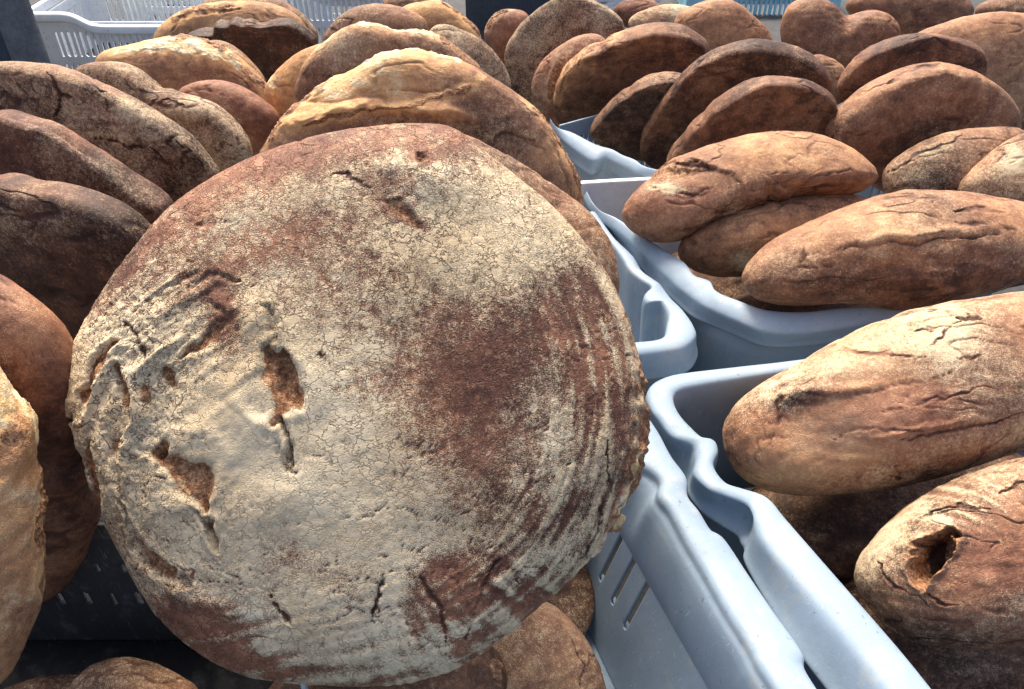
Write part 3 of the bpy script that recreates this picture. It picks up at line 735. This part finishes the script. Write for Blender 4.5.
loaf('brown loaf at the very top edge above the scorched-tip loaf', [(380, 6), (386, -6), (405, -12), (425, -8), (436, 2), (430, 20), (400, 26)], 2.05, el=10, tf=.05, n=32, flour=.2, toast=.42, group=G_L)

# ---- left row
loaf('golden crumb-sided loaf cut off by the left edge, nearest on the left', [(-30, 330), (-8, 348), (2, 372), (20, 394), (34, 410), (43, 430), (36, 446), (40, 466), (43, 490), (43, 520), (46, 560), (46, 598), (34, 630), (16, 668), (4, 692), (-40, 700), (-90, 600), (-90, 420)],
     0.62, az=35, el=30, tf=.05, tb=.05, n=90, flour=.12, toast=.62, crackle=.3, lump=.8, paint=[('tear', 20, 440, 50, 45, 0, .55), ('toast', 20, 480, 60, 120, 0, .15), ('crumb', -4, 395, 26, 44, 0, .9), ('flour', 30, 495, 24, 12, 0, .45), ('crumb', 10, 610, 30, 60, 10, .4), ('tear', 5, 600, 50, 60, 0, .4)], torn=[([(4, 372), (22, 394), (42, 428), (38, 450)], 6, 'crumb', .9), ([(38, 450), (44, 500), (46, 560), (44, 600)], 5, 'tear', .9), ([(0, 430), (30, 440)], 10, 'tear', .8)], group=G_L)
loaf('smooth reddish-brown loaf behind the golden one at the left edge', [(-60, 262), (-20, 264), (4, 274), (26, 286), (52, 308), (75, 338), (92, 390), (104, 460), (102, 520), (80, 572), (52, 602), (20, 620), (-60, 600), (-110, 480), (-110, 340)],
     0.78, az=-20, el=6, tf=.05, tb=.05, n=72, flour=0.02, toast=0.30, crackle=.15, paint=[('toast', 40, 320, 60, 40, 0, .2)], ruddy=0.6, group=G_L)
loaf('dark brown loaf third from the front on the left, faint flour on its face', [(-50, 180), (0, 171), (34, 177), (68, 183), (96, 189), (123, 201), (143, 212), (157, 224), (160, 250), (140, 300), (110, 350), (60, 380), (-20, 380), (-100, 330), (-100, 220)],
     0.92, az=-12, el=-4, p=3.1, tf=.030, tb=.05, n=72, flour=.14, toast=.20, crackle=.3, dent=.012, paint=[('flour', 50, 215, 60, 25, 10, .2), ('flour', 60, 310, 80, 40, 0, -.3)], group=G_L)
loaf('purplish-brown loaf leaning between the dark one and the deeply cracked one', [(-60, 112), (0, 109), (27, 111), (51, 119), (79, 135), (103, 152), (126, 164), (150, 180), (174, 194), (184, 204), (176, 230), (130, 290), (40, 300), (-60, 280), (-110, 190)],
     1.02, az=-10, el=-4, p=3.1, tf=.030, tb=.05, n=72, flour=0.12, toast=0.25, crackle=.3, dent=.012, paint=[('flour', 60, 150, 70, 26, 30, .2), ('toast', 110, 165, 24, 20, 0, -.15)], ruddy=0.8, group=G_L)
loaf('pale floured loaf with branching deep cracks at the left edge', [(-70, 68), (-20, 60), (27, 60), (61, 65), (89, 75), (116, 89), (150, 106), (178, 123), (202, 143), (219, 160), (230, 170), (222, 200), (180, 250), (80, 270), (-40, 250), (-110, 160)],
     1.14, az=-8, el=2, p=3.1, tf=.030, tb=.05, n=110, flour=.36, toast=.30, crackle=.2, dent=.008, paint=[('flour', 140, 118, 30, 12, 32, .3), ('toast', 120, 120, 90, 6, 33, .1)],
     cuts=[([(52, 74), (58, 88), (64, 96), (62, 106), (54, 116)], 1.5, .004, .0), ([(64, 96), (76, 97)], 1.2, .003, 0), ([(104, 96), (108, 108)], 1.2, .003, 0),
           ([(86, 80), (92, 86), (106, 90)], 1.4, .003, 0), ([(92, 136), (120, 142), (150, 152), (176, 170)], 1.2, .003, 0), ([(176, 172), (186, 158), (200, 150)], 1.1, .003, 0),
           ([(150, 130), (158, 124)], 1.0, .003, 0), ([(176, 140), (184, 150)], 1.0, .003, 0), ([(14, 82), (24, 92)], 1.2, .003, 0), ([(160, 150), (178, 132)], 1.0, .003, 0)], group=G_L)
loaf('floured loaf with a cracked saddle, right of the deeply cracked left loaf', [(70, 66), (84, 61), (103, 59), (130, 61), (147, 72), (160, 84), (178, 91), (192, 95), (206, 97), (226, 109), (243, 126), (252, 142), (256, 156), (250, 176), (200, 220), (120, 200), (70, 130)],
     1.32, az=-8, el=4, p=3.1, tf=.030, tb=.05, n=72, flour=.42, toast=.38, crackle=.2, cuts=[([(168, 88), (176, 94), (182, 96)], 1.3, .003, .4), ([(160, 100), (172, 103), (180, 108)], 1.1, .003, 0)],
     paint=[('disp', 165, 92, 14, 10, 0, -.006), ('tear', 250, 150, 4, 26, -30, .6), ('flour', 200, 104, 20, 10, 20, .2)], group=G_L)
loaf('smooth reddish loaf between the saddle-cracked loaf and the orange-topped one', [(172, 92), (184, 85), (200, 80), (219, 79), (239, 84), (258, 95), (272, 106), (282, 113), (278, 150), (240, 190), (190, 160)],
     1.46, az=0, el=8, tf=.04, tb=.05, n=48, flour=0.08, toast=0.52, crackle=.2, ruddy=0.9, group=G_L)
loaf('glowing orange-topped loaf lying in front of the white crate', [(92, 60), (100, 50), (113, 46), (135, 42), (154, 38), (171, 35), (190, 35), (206, 39), (222, 45), (236, 53), (248, 63), (267, 82), (276, 95), (281, 108), (276, 130), (230, 150), (160, 140), (100, 100)],
     1.62, az=4, el=10, tf=.055, tb=.06, n=80, flour=.05, toast=.72, crackle=.2, cuts=[([(165, 37), (188, 34), (215, 42)], 2.2, .003, .9)],
     paint=[('crumb', 195, 48, 42, 7, 12, .95), ('crumb', 140, 50, 40, 8, -4, .5), ('tear', 250, 75, 40, 5, 42, .7), ('toast', 200, 72, 80, 12, 12, -.25), ('toast', 130, 44, 50, 6, -8, .3)], torn=[([(165, 40), (190, 34), (215, 40), (228, 50)], 4, 'tear', 1.1), ([(110, 52), (150, 46), (200, 52), (240, 66), (268, 92)], 4, 'crumb', .45)], group=G_L)
loaf('thin pale edge of a loaf tucked behind the orange-topped one', [(200, 44), (212, 39), (224, 40), (236, 46), (253, 62), (268, 80), (270, 110), (220, 110)], 1.82, az=6, el=10, tf=.04, tb=.045, n=40, flour=.35, toast=.48, group=G_L)
loaf('dark bottom of a lumpy loaf beneath the top left loaf', [(184, 38), (186, 31), (196, 28), (207, 27), (219, 19), (234, 17), (250, 17), (264, 20), (276, 17), (290, 16), (304, 24), (318, 35), (320, 50), (300, 75), (270, 95), (220, 80), (190, 60)],
     1.92, az=0, el=-14, tf=0.03, tb=.06, n=64, flour=0.1, toast=0.2, crackle=.2, dent=.015, paint=[('disp', 266, 22, 10, 8, 0, -.008)], ruddy=0.2, pf=3.6, group=G_L)
loaf('tan loaf with folded crown, highest of the top left pile', [(151, 40), (154, 32), (164, 20), (176, 12), (190, 6), (212, 2), (236, 0), (262, 1), (282, 6), (298, 16), (310, 28), (300, 60), (230, 80), (165, 70)],
     2.10, az=-4, el=8, tf=.06, tb=.06, n=64, flour=0.1, toast=0.68, cuts=[([(172, 32), (180, 18), (205, 12), (240, 10)], 2.2, .006, -.1)], paint=[('tear', 190, 10, 26, 5, -20, .4)], ruddy=0, torn=[([(168, 22), (196, 8), (240, 3)], 3, 'tear', .8)], group=G_L)
loaf('long grey-brown loaf edge running behind the tan folded loaf', [(196, 2), (225, -8), (262, -5), (285, 0), (305, 14), (320, 32), (318, 50), (280, 50), (210, 30)], 2.28, az=4, el=10, tf=.05, tb=.05, n=40, flour=.35, toast=.4, group=G_L)
# ---- under the big loaf
loaf('brown loaf low in the crate under the big loaf, lower right', [(505, 590), (540, 598), (560, 608), (581, 631), (596, 655), (606, 680), (608, 720), (560, 760), (490, 740), (470, 680), (482, 625)],
     0.86, az=20, el=50, tf=.05, tb=.05, n=60, flour=.30, toast=.48, crackle=.4, cuts=[([(575, 640), (585, 665), (580, 690)], 1.3, .003, .1)], group=G_L)
loaf('dark reddish loaf beneath the bottom edge of the big loaf', [(400, 640), (450, 634), (490, 640), (508, 665), (505, 710), (470, 750), (420, 760), (300, 750), (250, 710), (290, 660), (340, 645)],
     0.80, az=0, el=55, tf=.04, tb=.04, n=60, flour=.10, toast=.25, crackle=.4, paint=[('tear', 500, 670, 12, 20, 0, .6)], group=G_L)
loaf('shaded loaf low in the dark slotted crate, lower left', [(64, 690), (84, 667), (116, 655), (150, 660), (176, 672), (205, 690), (200, 750), (130, 780), (70, 740)],
     0.86, az=0, el=45, tf=.05, tb=.05, n=50, flour=.35, toast=.40, group=G_L)

# ---- right: long loaves
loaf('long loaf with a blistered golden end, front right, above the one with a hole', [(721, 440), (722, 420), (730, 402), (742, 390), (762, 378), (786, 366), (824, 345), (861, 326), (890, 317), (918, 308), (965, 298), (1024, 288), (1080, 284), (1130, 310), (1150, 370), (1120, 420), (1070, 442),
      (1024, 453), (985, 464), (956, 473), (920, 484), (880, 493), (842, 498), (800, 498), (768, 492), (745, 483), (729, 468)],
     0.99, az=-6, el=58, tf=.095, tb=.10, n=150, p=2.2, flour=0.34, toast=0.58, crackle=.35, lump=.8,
     paint=[('ruddy', 890, 415, 120, 32, -10, .8), ('flour', 900, 335, 120, 26, -16, .32), ('flour', 770, 385, 40, 20, -30, .22), ('flour', 940, 345, 40, 40, -40, .25), ('flour', 860, 420, 110, 40, -12, -.45), ('flour', 960, 390, 60, 40, -10, .12), ('flour', 980, 440, 90, 12, -12, .15),
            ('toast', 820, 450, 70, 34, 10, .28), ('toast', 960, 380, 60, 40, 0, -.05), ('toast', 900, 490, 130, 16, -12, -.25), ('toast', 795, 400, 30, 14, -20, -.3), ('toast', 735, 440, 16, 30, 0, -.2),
            ('disp', 830, 445, 46, 24, 15, -.010), ('disp', 798, 392, 30, 12, -20, .008), ('disp', 745, 430, 18, 30, 10, .006), ('disp', 870, 360, 70, 18, -20, .004)],
     cuts=[([(844, 350), (870, 353), (925, 357)], 1.8, .004, .1), ([(911, 331), (925, 330), (938, 326)], 2.2, .004, -.1), ([(955, 320), (970, 316), (985, 315)], 2.5, .004, .2),
           ([(960, 360), (978, 356)], 1.5, .003, 0), ([(770, 445), (776, 425), (780, 400), (800, 390), (830, 398), (850, 392)], 1.5, .003, .35), ([(745, 405), (758, 425), (772, 440)], 1.8, .004, 0),
           ([(850, 398), (900, 385), (960, 370)], 1.6, .003, .3), ([(830, 440), (880, 425), (930, 432)], 1.6, .003, .3), ([(880, 410), (940, 400), (1000, 385)], 1.4, .003, .2), ([(900, 438), (960, 430), (1020, 415)], 1.5, .003, .1),
           ([(930, 345), (945, 332), (960, 322)], 1.6, .003, .2), ([(880, 326), (895, 322)], 1.4, .002, 0), ([(870, 470), (900, 480), (895, 465)], 1.6, .003, .1)],
     ridge=[([(780, 402), (812, 388), (845, 394), (890, 380)], 5, .005), ([(860, 440), (910, 428), (990, 418)], 4, .003)], ruddy=0.3, group=G_R)
def holex(px, py, wx, wy, s0, seed, at, disp, front):
    pts = np.array([(918, 545), (930, 538), (945, 535), (956, 541), (952, 556), (944, 560), (940, 570), (932, 577), (925, 587), (918, 580), (914, 565)], float)
    c = pts.mean(0); tabr = radial(pts, c, 60)
    a = np.arctan2(wy - c[1], wx - c[0]); r = np.hypot(wx - c[0], wy - c[1]) / ring_interp(tabr, a)
    h = (1 - smooth(0.90, 1.14, r + .30 * gnoise(s0 * 55, 8))) * front
    at['crumb'] = at['crumb'] + .45 * h * (wx > 936) * (wy > 556); at['tear'] = at['tear'] + h * .6 * (wx > 934) + .7 * np.exp(-((r - 1.1) / .18) ** 2) * front
    at['flour'] = at['flour'] - h
    at['toast'] = at['toast'] - h * .5  # shade inside the hole put into the crust tone
    # floured fan of creases above the hole
    rr = np.hypot(px - 925, py - 620); th = np.arctan2(py - 620, px - 925)
    s = gnoise(np.stack([rr / 5.5, th * 2.5, 0 * rr], -1), 6)
    m = np.exp(-(((px - 950) / 70) ** 2 + ((py - 505) / 28) ** 2)) * front
    at['flour'] = at['flour'] + (.35 + .9 * s) * m
    return disp - h * (.046 + .010 * gnoise(s0 * 45, 12)) + .003 * s * m + .004 * np.exp(-((r - 1.2) / .25) ** 2) * front
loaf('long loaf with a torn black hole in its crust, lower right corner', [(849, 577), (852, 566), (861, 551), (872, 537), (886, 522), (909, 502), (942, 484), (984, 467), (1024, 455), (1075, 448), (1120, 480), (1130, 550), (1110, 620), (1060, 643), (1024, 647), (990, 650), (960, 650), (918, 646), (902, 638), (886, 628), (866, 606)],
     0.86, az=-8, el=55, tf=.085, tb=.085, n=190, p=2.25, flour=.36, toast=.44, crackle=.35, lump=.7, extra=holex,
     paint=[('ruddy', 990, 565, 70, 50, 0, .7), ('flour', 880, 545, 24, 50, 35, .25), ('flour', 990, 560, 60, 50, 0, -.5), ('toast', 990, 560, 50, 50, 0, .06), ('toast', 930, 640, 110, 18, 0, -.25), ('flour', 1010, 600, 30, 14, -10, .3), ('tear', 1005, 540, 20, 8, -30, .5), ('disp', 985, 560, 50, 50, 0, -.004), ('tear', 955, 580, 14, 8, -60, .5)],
     cuts=[([(915, 528), (930, 512), (960, 506), (990, 508)], 1.6, .004, .2), ([(1000, 494), (1015, 487), (1026, 484)], 2.4, .004, .3), ([(925, 590), (940, 602), (960, 608)], 2.0, .004, .3), ([(880, 560), (900, 590), (930, 605)], 1.6, .003, 0)], group=G_R)
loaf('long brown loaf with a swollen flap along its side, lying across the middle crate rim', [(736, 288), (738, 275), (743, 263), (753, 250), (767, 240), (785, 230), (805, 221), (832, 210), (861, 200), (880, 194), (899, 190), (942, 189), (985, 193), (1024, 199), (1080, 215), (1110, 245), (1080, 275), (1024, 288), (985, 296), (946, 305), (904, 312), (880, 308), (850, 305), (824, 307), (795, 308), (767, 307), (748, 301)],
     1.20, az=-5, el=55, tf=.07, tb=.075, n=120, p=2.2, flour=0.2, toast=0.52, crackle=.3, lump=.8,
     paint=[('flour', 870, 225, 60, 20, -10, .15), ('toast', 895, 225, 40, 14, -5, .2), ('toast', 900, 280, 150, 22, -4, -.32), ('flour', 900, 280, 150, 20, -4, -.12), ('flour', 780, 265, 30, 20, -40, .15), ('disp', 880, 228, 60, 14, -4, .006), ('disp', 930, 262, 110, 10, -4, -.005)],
     cuts=[([(830, 252), (870, 244), (920, 243), (960, 236), (1000, 234)], 1.6, .005, 0), ([(955, 208), (980, 207), (1008, 214)], 2.2, .005, 0), ([(800, 270), (806, 240), (826, 222)], 1.5, .003, .1), ([(956, 222), (985, 224), (1020, 228)], 1.4, .003, 0)],
     ridge=[([(830, 246), (880, 238), (960, 230), (1010, 226)], 4, .005)], ruddy=0.3, group=G_R)
loaf('long loaf with a ragged slash and a white flour spot at its left end', [(618, 222), (619, 212), (625, 201), (636, 187), (649, 174), (664, 162), (682, 154), (705, 145), (729, 139), (752, 133), (776, 130), (794, 130), (811, 131), (828, 135), (841, 140), (854, 147), (865, 155), (874, 163), (880, 172), (884, 182), (880, 190), (864, 196), (845, 199), (810, 204), (776, 209), (742, 219), (705, 231), (690, 242), (672, 247), (650, 244), (635, 236)],
     1.34, az=-8, el=48, tf=.065, tb=.065, n=120, p=2.2, flour=0.14, toast=0.58, crackle=.2, lump=.25,
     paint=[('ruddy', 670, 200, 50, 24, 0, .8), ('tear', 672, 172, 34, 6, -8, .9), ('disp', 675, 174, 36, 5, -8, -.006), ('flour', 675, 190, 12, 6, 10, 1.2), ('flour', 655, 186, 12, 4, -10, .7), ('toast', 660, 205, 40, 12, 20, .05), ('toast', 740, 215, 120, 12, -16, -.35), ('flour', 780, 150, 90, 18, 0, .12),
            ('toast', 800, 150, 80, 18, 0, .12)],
     cuts=[([(655, 168), (680, 163), (705, 165), (728, 176), (745, 184)], 1.8, .005, .0), ([(648, 184), (668, 190), (690, 196), (712, 186)], 1.6, .004, .1), ([(800, 184), (820, 174), (850, 170), (862, 176)], 1.3, .003, 0), ([(800, 188), (830, 186), (858, 184)], 1.3, .003, 0), ([(752, 152), (775, 158)], 1.0, .002, .2), ([(760, 172), (790, 176)], 1.0, .002, 0)],
     ridge=[([(660, 162), (700, 160), (745, 178)], 4, .005)], ruddy=0.25, group=G_R)
loaf('flatter loaf lying half hidden under the slashed one', [(674, 256), (678, 240), (694, 226), (728, 210), (767, 200), (800, 195), (840, 190), (880, 200), (880, 250), (810, 276), (760, 280), (743, 277), (715, 279), (690, 272)],
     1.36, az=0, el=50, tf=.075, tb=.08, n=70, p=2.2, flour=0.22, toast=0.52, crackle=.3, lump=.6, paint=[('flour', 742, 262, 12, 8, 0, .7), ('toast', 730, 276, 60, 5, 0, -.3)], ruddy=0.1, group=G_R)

# ---- right: standing loaves, lit rims painted in as paler toast
G_M = 'flat loaves standing in the right crates'
loaf('dark loaf with its lit rim painted golden-brown, tallest of the standing row behind the slashed loaf', [(553, 118), (552, 104), (555, 86), (562, 66), (579, 51), (594, 42), (610, 36), (630, 27), (650, 22), (668, 21), (686, 24), (700, 33), (710, 43), (714, 56), (700, 90), (660, 130), (620, 145), (590, 140), (565, 130)],
     1.84, az=-6, el=-22, tf=0.03, tb=.07, n=80, p=2.6, flour=0.0, toast=0.3, crackle=.15, dent=.02, lump=.7, paint=[('toast', 575, 70, 18, 34, 40, .25), ('toast', 640, 30, 50, 10, -10, .2)], ruddy=0.3, torn=[([(556, 100), (566, 72), (592, 46), (620, 32)], 3, 'tear', .6)], pf=3.6, group=G_M)
loaf('small flat loaf leaning between the two dark standing loaves', [(586, 137), (590, 124), (600, 110), (614, 97), (634, 82), (646, 75), (660, 71), (680, 71), (700, 80), (700, 120), (670, 160), (640, 162), (610, 152)],
     1.72, az=-8, el=-16, tf=0.025, tb=.06, n=64, p=2.5, flour=0.04, toast=0.3, crackle=.15, dent=.012, paint=[('flour', 645, 80, 16, 6, -20, .3), ('toast', 640, 84, 30, 8, -30, .2)], ruddy=0, pf=3.6, group=G_M)
loaf('dark curved loaf with a grey-purple crest standing behind the slashed loaf', [(637, 146), (640, 132), (648, 116), (660, 98), (674, 82), (688, 66), (701, 56), (716, 48), (729, 43), (744, 39), (758, 38), (783, 41), (800, 46), (814, 54), (826, 66), (833, 78), (834, 92), (820, 130), (770, 170), (700, 185), (655, 172), (641, 162)],
     1.64, az=-6, el=-18, tf=0.028, tb=.07, n=80, p=2.6, flour=0.04, toast=0.26, crackle=.15, dent=.02, lump=.7, paint=[('toast', 650, 125, 12, 30, 30, .25), ('toast', 770, 46, 20, 7, 0, -.15), ('flour', 700, 55, 40, 8, -30, .15)], ruddy=0.2, pf=3.6, group=G_M)
loaf('plain brown loaf standing closest behind the slashed loaf', [(664, 156), (670, 146), (686, 127), (707, 106), (722, 94), (735, 86), (750, 78), (766, 75), (785, 75), (804, 77), (818, 83), (830, 90), (840, 103), (838, 130), (810, 170), (750, 200), (690, 195), (665, 175)],
     1.54, az=-4, el=-14, tf=0.028, tb=.06, n=80, p=2.5, flour=0.05, toast=0.34, crackle=.15, dent=.012, paint=[('toast', 700, 120, 30, 12, -50, .15), ('toast', 810, 82, 22, 5, 25, -.2)], ruddy=0.2, pf=3.6, group=G_M)
loaf('plump brown loaf with a crease along its top, standing at the right', [(818, 130), (824, 121), (832, 112), (842, 102), (856, 91), (870, 82), (886, 74), (900, 68), (914, 64), (926, 63), (940, 61), (954, 65), (970, 69), (986, 76), (998, 84), (1010, 94), (1020, 108), (1024, 124), (1010, 160), (960, 200), (890, 200), (845, 165)],
     1.50, az=4, el=0, tf=0.045, tb=.07, n=90, p=2.4, flour=0.1, toast=0.46, crackle=.15, dent=.0, lump=.6, paint=[('toast', 870, 95, 50, 12, -38, .15), ('toast', 940, 130, 70, 20, 0, -.1), ('flour', 850, 125, 26, 16, -30, .2)],
     cuts=[([(888, 84), (906, 72), (926, 64), (940, 64)], 1.8, .005, 0)], ridge=[([(880, 96), (905, 82), (945, 74), (985, 80)], 6, .006)], ruddy=0.3, pf=3.6, group=G_M)
loaf('curved brown loaf peeking over the creased plump one', [(834, 92), (836, 82), (840, 74), (848, 63), (862, 50), (878, 42), (893, 37), (910, 33), (930, 32), (950, 35), (966, 38), (982, 46), (988, 60), (988, 76), (960, 110), (900, 125), (850, 115)],
     1.66, az=0, el=-8, tf=0.03, tb=.055, n=64, p=2.4, flour=0.08, toast=0.38, crackle=.15, dent=.01, paint=[('toast', 915, 48, 50, 8, -8, -.15)], ruddy=0.4, pf=3.6, group=G_M)
loaf('broad light brown loaf filling the right edge of the frame', [(905, 36), (914, 31), (930, 26), (947, 21), (965, 16), (982, 13), (1005, 11), (1040, 13), (1080, 40), (1090, 90), (1060, 130), (1010, 140), (950, 110), (915, 70)],
     1.84, az=-4, el=22, tf=.06, tb=.06, n=64, flour=0.16, toast=0.58, crackle=.2, cuts=[([(1010, 66), (1020, 62)], 1.0, .003, 0)], ruddy=0.35, group=G_M)
loaf('narrow loaf with scuffed flour under the creased plump one', [(881, 188), (882, 170), (888, 162), (900, 153), (912, 146), (923, 140), (940, 134), (958, 130), (975, 127), (992, 126), (1020, 125), (1040, 140), (1000, 190), (940, 215), (895, 208)],
     1.40, az=-10, el=40, tf=.05, tb=.06, n=64, flour=.30, toast=.42, crackle=.2, paint=[('flour', 940, 150, 18, 7, -20, .4), ('toast', 925, 178, 20, 10, 0, -.25)], cuts=[([(890, 172), (910, 158), (940, 146), (960, 138)], 1.4, .003, 0)], group=G_M)
loaf('loaf with a white flour patch cut off by the right edge', [(950, 195), (952, 190), (958, 180), (964, 173), (975, 163), (988, 153), (998, 146), (1009, 139), (1030, 130), (1080, 128), (1100, 170), (1060, 220), (990, 225)],
     1.34, az=-20, el=40, tf=.05, tb=.06, n=64, flour=.32, toast=.44, crackle=.2, paint=[('flour', 1014, 160, 12, 14, 0, .8), ('toast', 1018, 182, 10, 8, 0, .3)], group=G_M)
loaf('brown loaf with two humps at the upper right, beside the pale gap', [(780, 40), (780, 28), (783, 12), (790, 3), (804, -3), (818, -3), (830, 0), (840, 7), (848, 16), (857, 12), (866, 9), (882, 9), (896, 18), (903, 31), (895, 60), (860, 85), (820, 85), (790, 65)],
     2.02, az=-4, el=12, tf=.055, tb=.06, n=64, flour=0.08, toast=0.46, crackle=.15, paint=[('disp', 846, 20, 7, 16, 0, -.012)], ruddy=0.4, group=G_M)
loaf('small rounded loaf wedged below the two-humped one', [(806, 62), (812, 54), (822, 54), (834, 59), (844, 66), (850, 78), (848, 104), (815, 108)], 1.80, az=0, el=20, tf=.035, tb=.04, n=36, flour=.2, toast=.48, group=G_M)
loaf('loaf along the top edge behind the two-humped one', [(842, 10), (846, -2), (870, -14), (910, -18), (950, -14), (968, -4), (976, 8), (974, 18), (940, 45), (880, 40)], 2.24, az=0, el=18, tf=.055, tb=.06, n=44, flour=0.12, toast=0.5, ruddy=0.4, group=G_M)
loaf('loaf in the top right corner', [(972, 12), (978, 4), (992, -2), (1030, -8), (1060, 10), (1040, 40), (990, 34)], 2.30, az=0, el=18, tf=.05, tb=.05, n=36, flour=.2, toast=.36, group=G_M)
loaf('smooth domed brown loaf left of the pale gap at the top', [(672, 24), (676, 14), (690, 6), (706, 0), (722, -3), (736, 1), (748, 10), (756, 18), (766, 26), (774, 36), (770, 70), (720, 90), (680, 60)],
     2.20, az=-4, el=16, tf=.055, tb=.06, n=50, flour=0.08, toast=0.56, crackle=.15, ruddy=0.3, group=G_M)
loaf('pale dusted loaf showing just above the tall dark one', [(624, 24), (632, 15), (648, 8), (664, 4), (684, 4), (700, 10), (700, 50), (650, 50)], 2.40, az=0, el=18, tf=.045, tb=.05, n=40, flour=.55, toast=.55, group=G_M)
loaf('reddish loaf tip at the top edge, middle', [(612, 10), (618, 3), (630, -2), (648, -3), (662, 5), (668, 14), (650, 30), (620, 28)], 2.62, az=0, el=18, tf=.045, tb=.05, n=36, flour=0.0, toast=0.4, ruddy=1, group=G_M)
loaf('tall pale mottled loaf standing in the middle at the top', [(504, 62), (504, 50), (510, 38), (520, 24), (531, 14), (543, 4), (556, -3), (572, -5), (586, -3), (600, 3), (614, 11), (627, 21), (625, 50), (605, 100), (570, 135), (530, 130), (508, 96)],
     2.08, az=-8, el=6, tf=0.035, tb=.055, n=72, flour=.42, toast=.36, crackle=.2, pf=3.6, group=G_M)
loaf('reddish floured loaf in front of the tall mottled one', [(530, 92), (532, 80), (538, 66), (545, 57), (556, 48), (566, 41), (578, 35), (593, 32), (606, 36), (615, 60), (605, 125), (575, 145), (545, 128)],
     1.96, az=-15, el=10, tf=.045, tb=.05, n=56, flour=0.25, toast=0.5, crackle=.2, paint=[('tear', 556, 78, 5, 26, 20, .6)], ruddy=0.8, torn=[([(548, 100), (552, 76), (566, 52)], 3, 'tear', .9)], group=G_M)
loaf('small reddish loaf left of the tall mottled one', [(483, 36), (486, 24), (492, 16), (502, 9), (514, 9), (526, 11), (532, 20), (525, 60), (505, 66), (492, 58)], 2.22, az=-10, el=10, tf=.045, tb=.05, n=48, flour=0.06, toast=0.5, paint=[('tear', 488, 22, 5, 14, 20, .5)], ruddy=0.9, torn=[([(486, 30), (494, 14), (510, 8)], 2.5, 'tear', 1.0)], group=G_M)
# crumb scrap hanging at the big loaf's torn edge

def plain(label, C, ra_, rb_, tw, az=0, el=75, th=.05, toast=.35, flour=.2, n=40, group=None):
    return loaf(label, None, 1.0, az=az, el=el, tf=th, tb=th, n=n, flour=flour, toast=toast, group=group, world=(C, ra_, rb_, tw))
G_U = 'added loaves darkening the crate interiors'  # low loaves added, toned dark, so the crate interiors stay dark
plain('added dark loaf at the bottom of the nearest right crate, below the blistered loaf', (0.53, 0.74, -0.165), .235, .10, 12, toast=.30, n=48, group=G_U)
plain('added dark loaf at the bottom of the nearest right crate, between the front two loaves', (0.56, 0.55, -0.170), .235, .10, 12, toast=.28, n=48, group=G_U)
plain('added dark loaf at the bottom of the nearest right crate, below the one with a hole', (0.62, 0.36, -0.170), .22, .10, 12, toast=.28, n=48, group=G_U)
plain('added dark loaf deep in the second right crate, left of the flap-sided loaf', (0.50, 1.13, -0.160), .22, .10, 12, toast=.30, n=40, group=G_U)
plain('added dark loaf deep in the second right crate, under the slashed loaf', (0.45, 1.31, -0.160), .22, .09, 12, toast=.30, n=40, group=G_U)
plain('added dark loaf flat on the floor of the nearest left crate, beside its slotted wall', (-0.06, 0.60, -0.205), .17, .13, 12, th=.035, toast=.26, n=48, group=G_U)

plain('added dark loaf wedged low against the slotted wall of the nearest left crate', (-0.06, 0.51, -0.205), .13, .12, 20, th=.035, toast=.26, n=48, group=G_U)
# torn scrap of crumb hanging from the right edge of the big loaf
V0, Q0 = cube_sphere(14)
Vs = V0 * np.array([.010, .007, .014]); Vs = Vs + V0 * (0.005 * fbm(V0 * 2.2, 3, 9))[:, None]
fl = mesh_obj('crumb_scrap', Vs, Q0, BREAD)
for k, v in dict(flour=0, toast=.7, tear=.5, crumb=.7, crackle=0, ruddy=0).items():
    A = fl.data.attributes.new(k, 'FLOAT', 'POINT'); A.data.foreach_set('value', (np.full(len(Vs), v) + (.6 * V0[:, 2] if k == 'crumb' else 0)).astype(np.float32))
fl.parent = big; fl.location = Vector(PD(612, 520, 0.735)) - big.location

plain('added dark brown loaf on the floor of the dark crate, beside the lower left one', (-0.50, 0.38, -0.18), .13, .11, 0, th=.045, toast=.30, n=40, group=G_U)
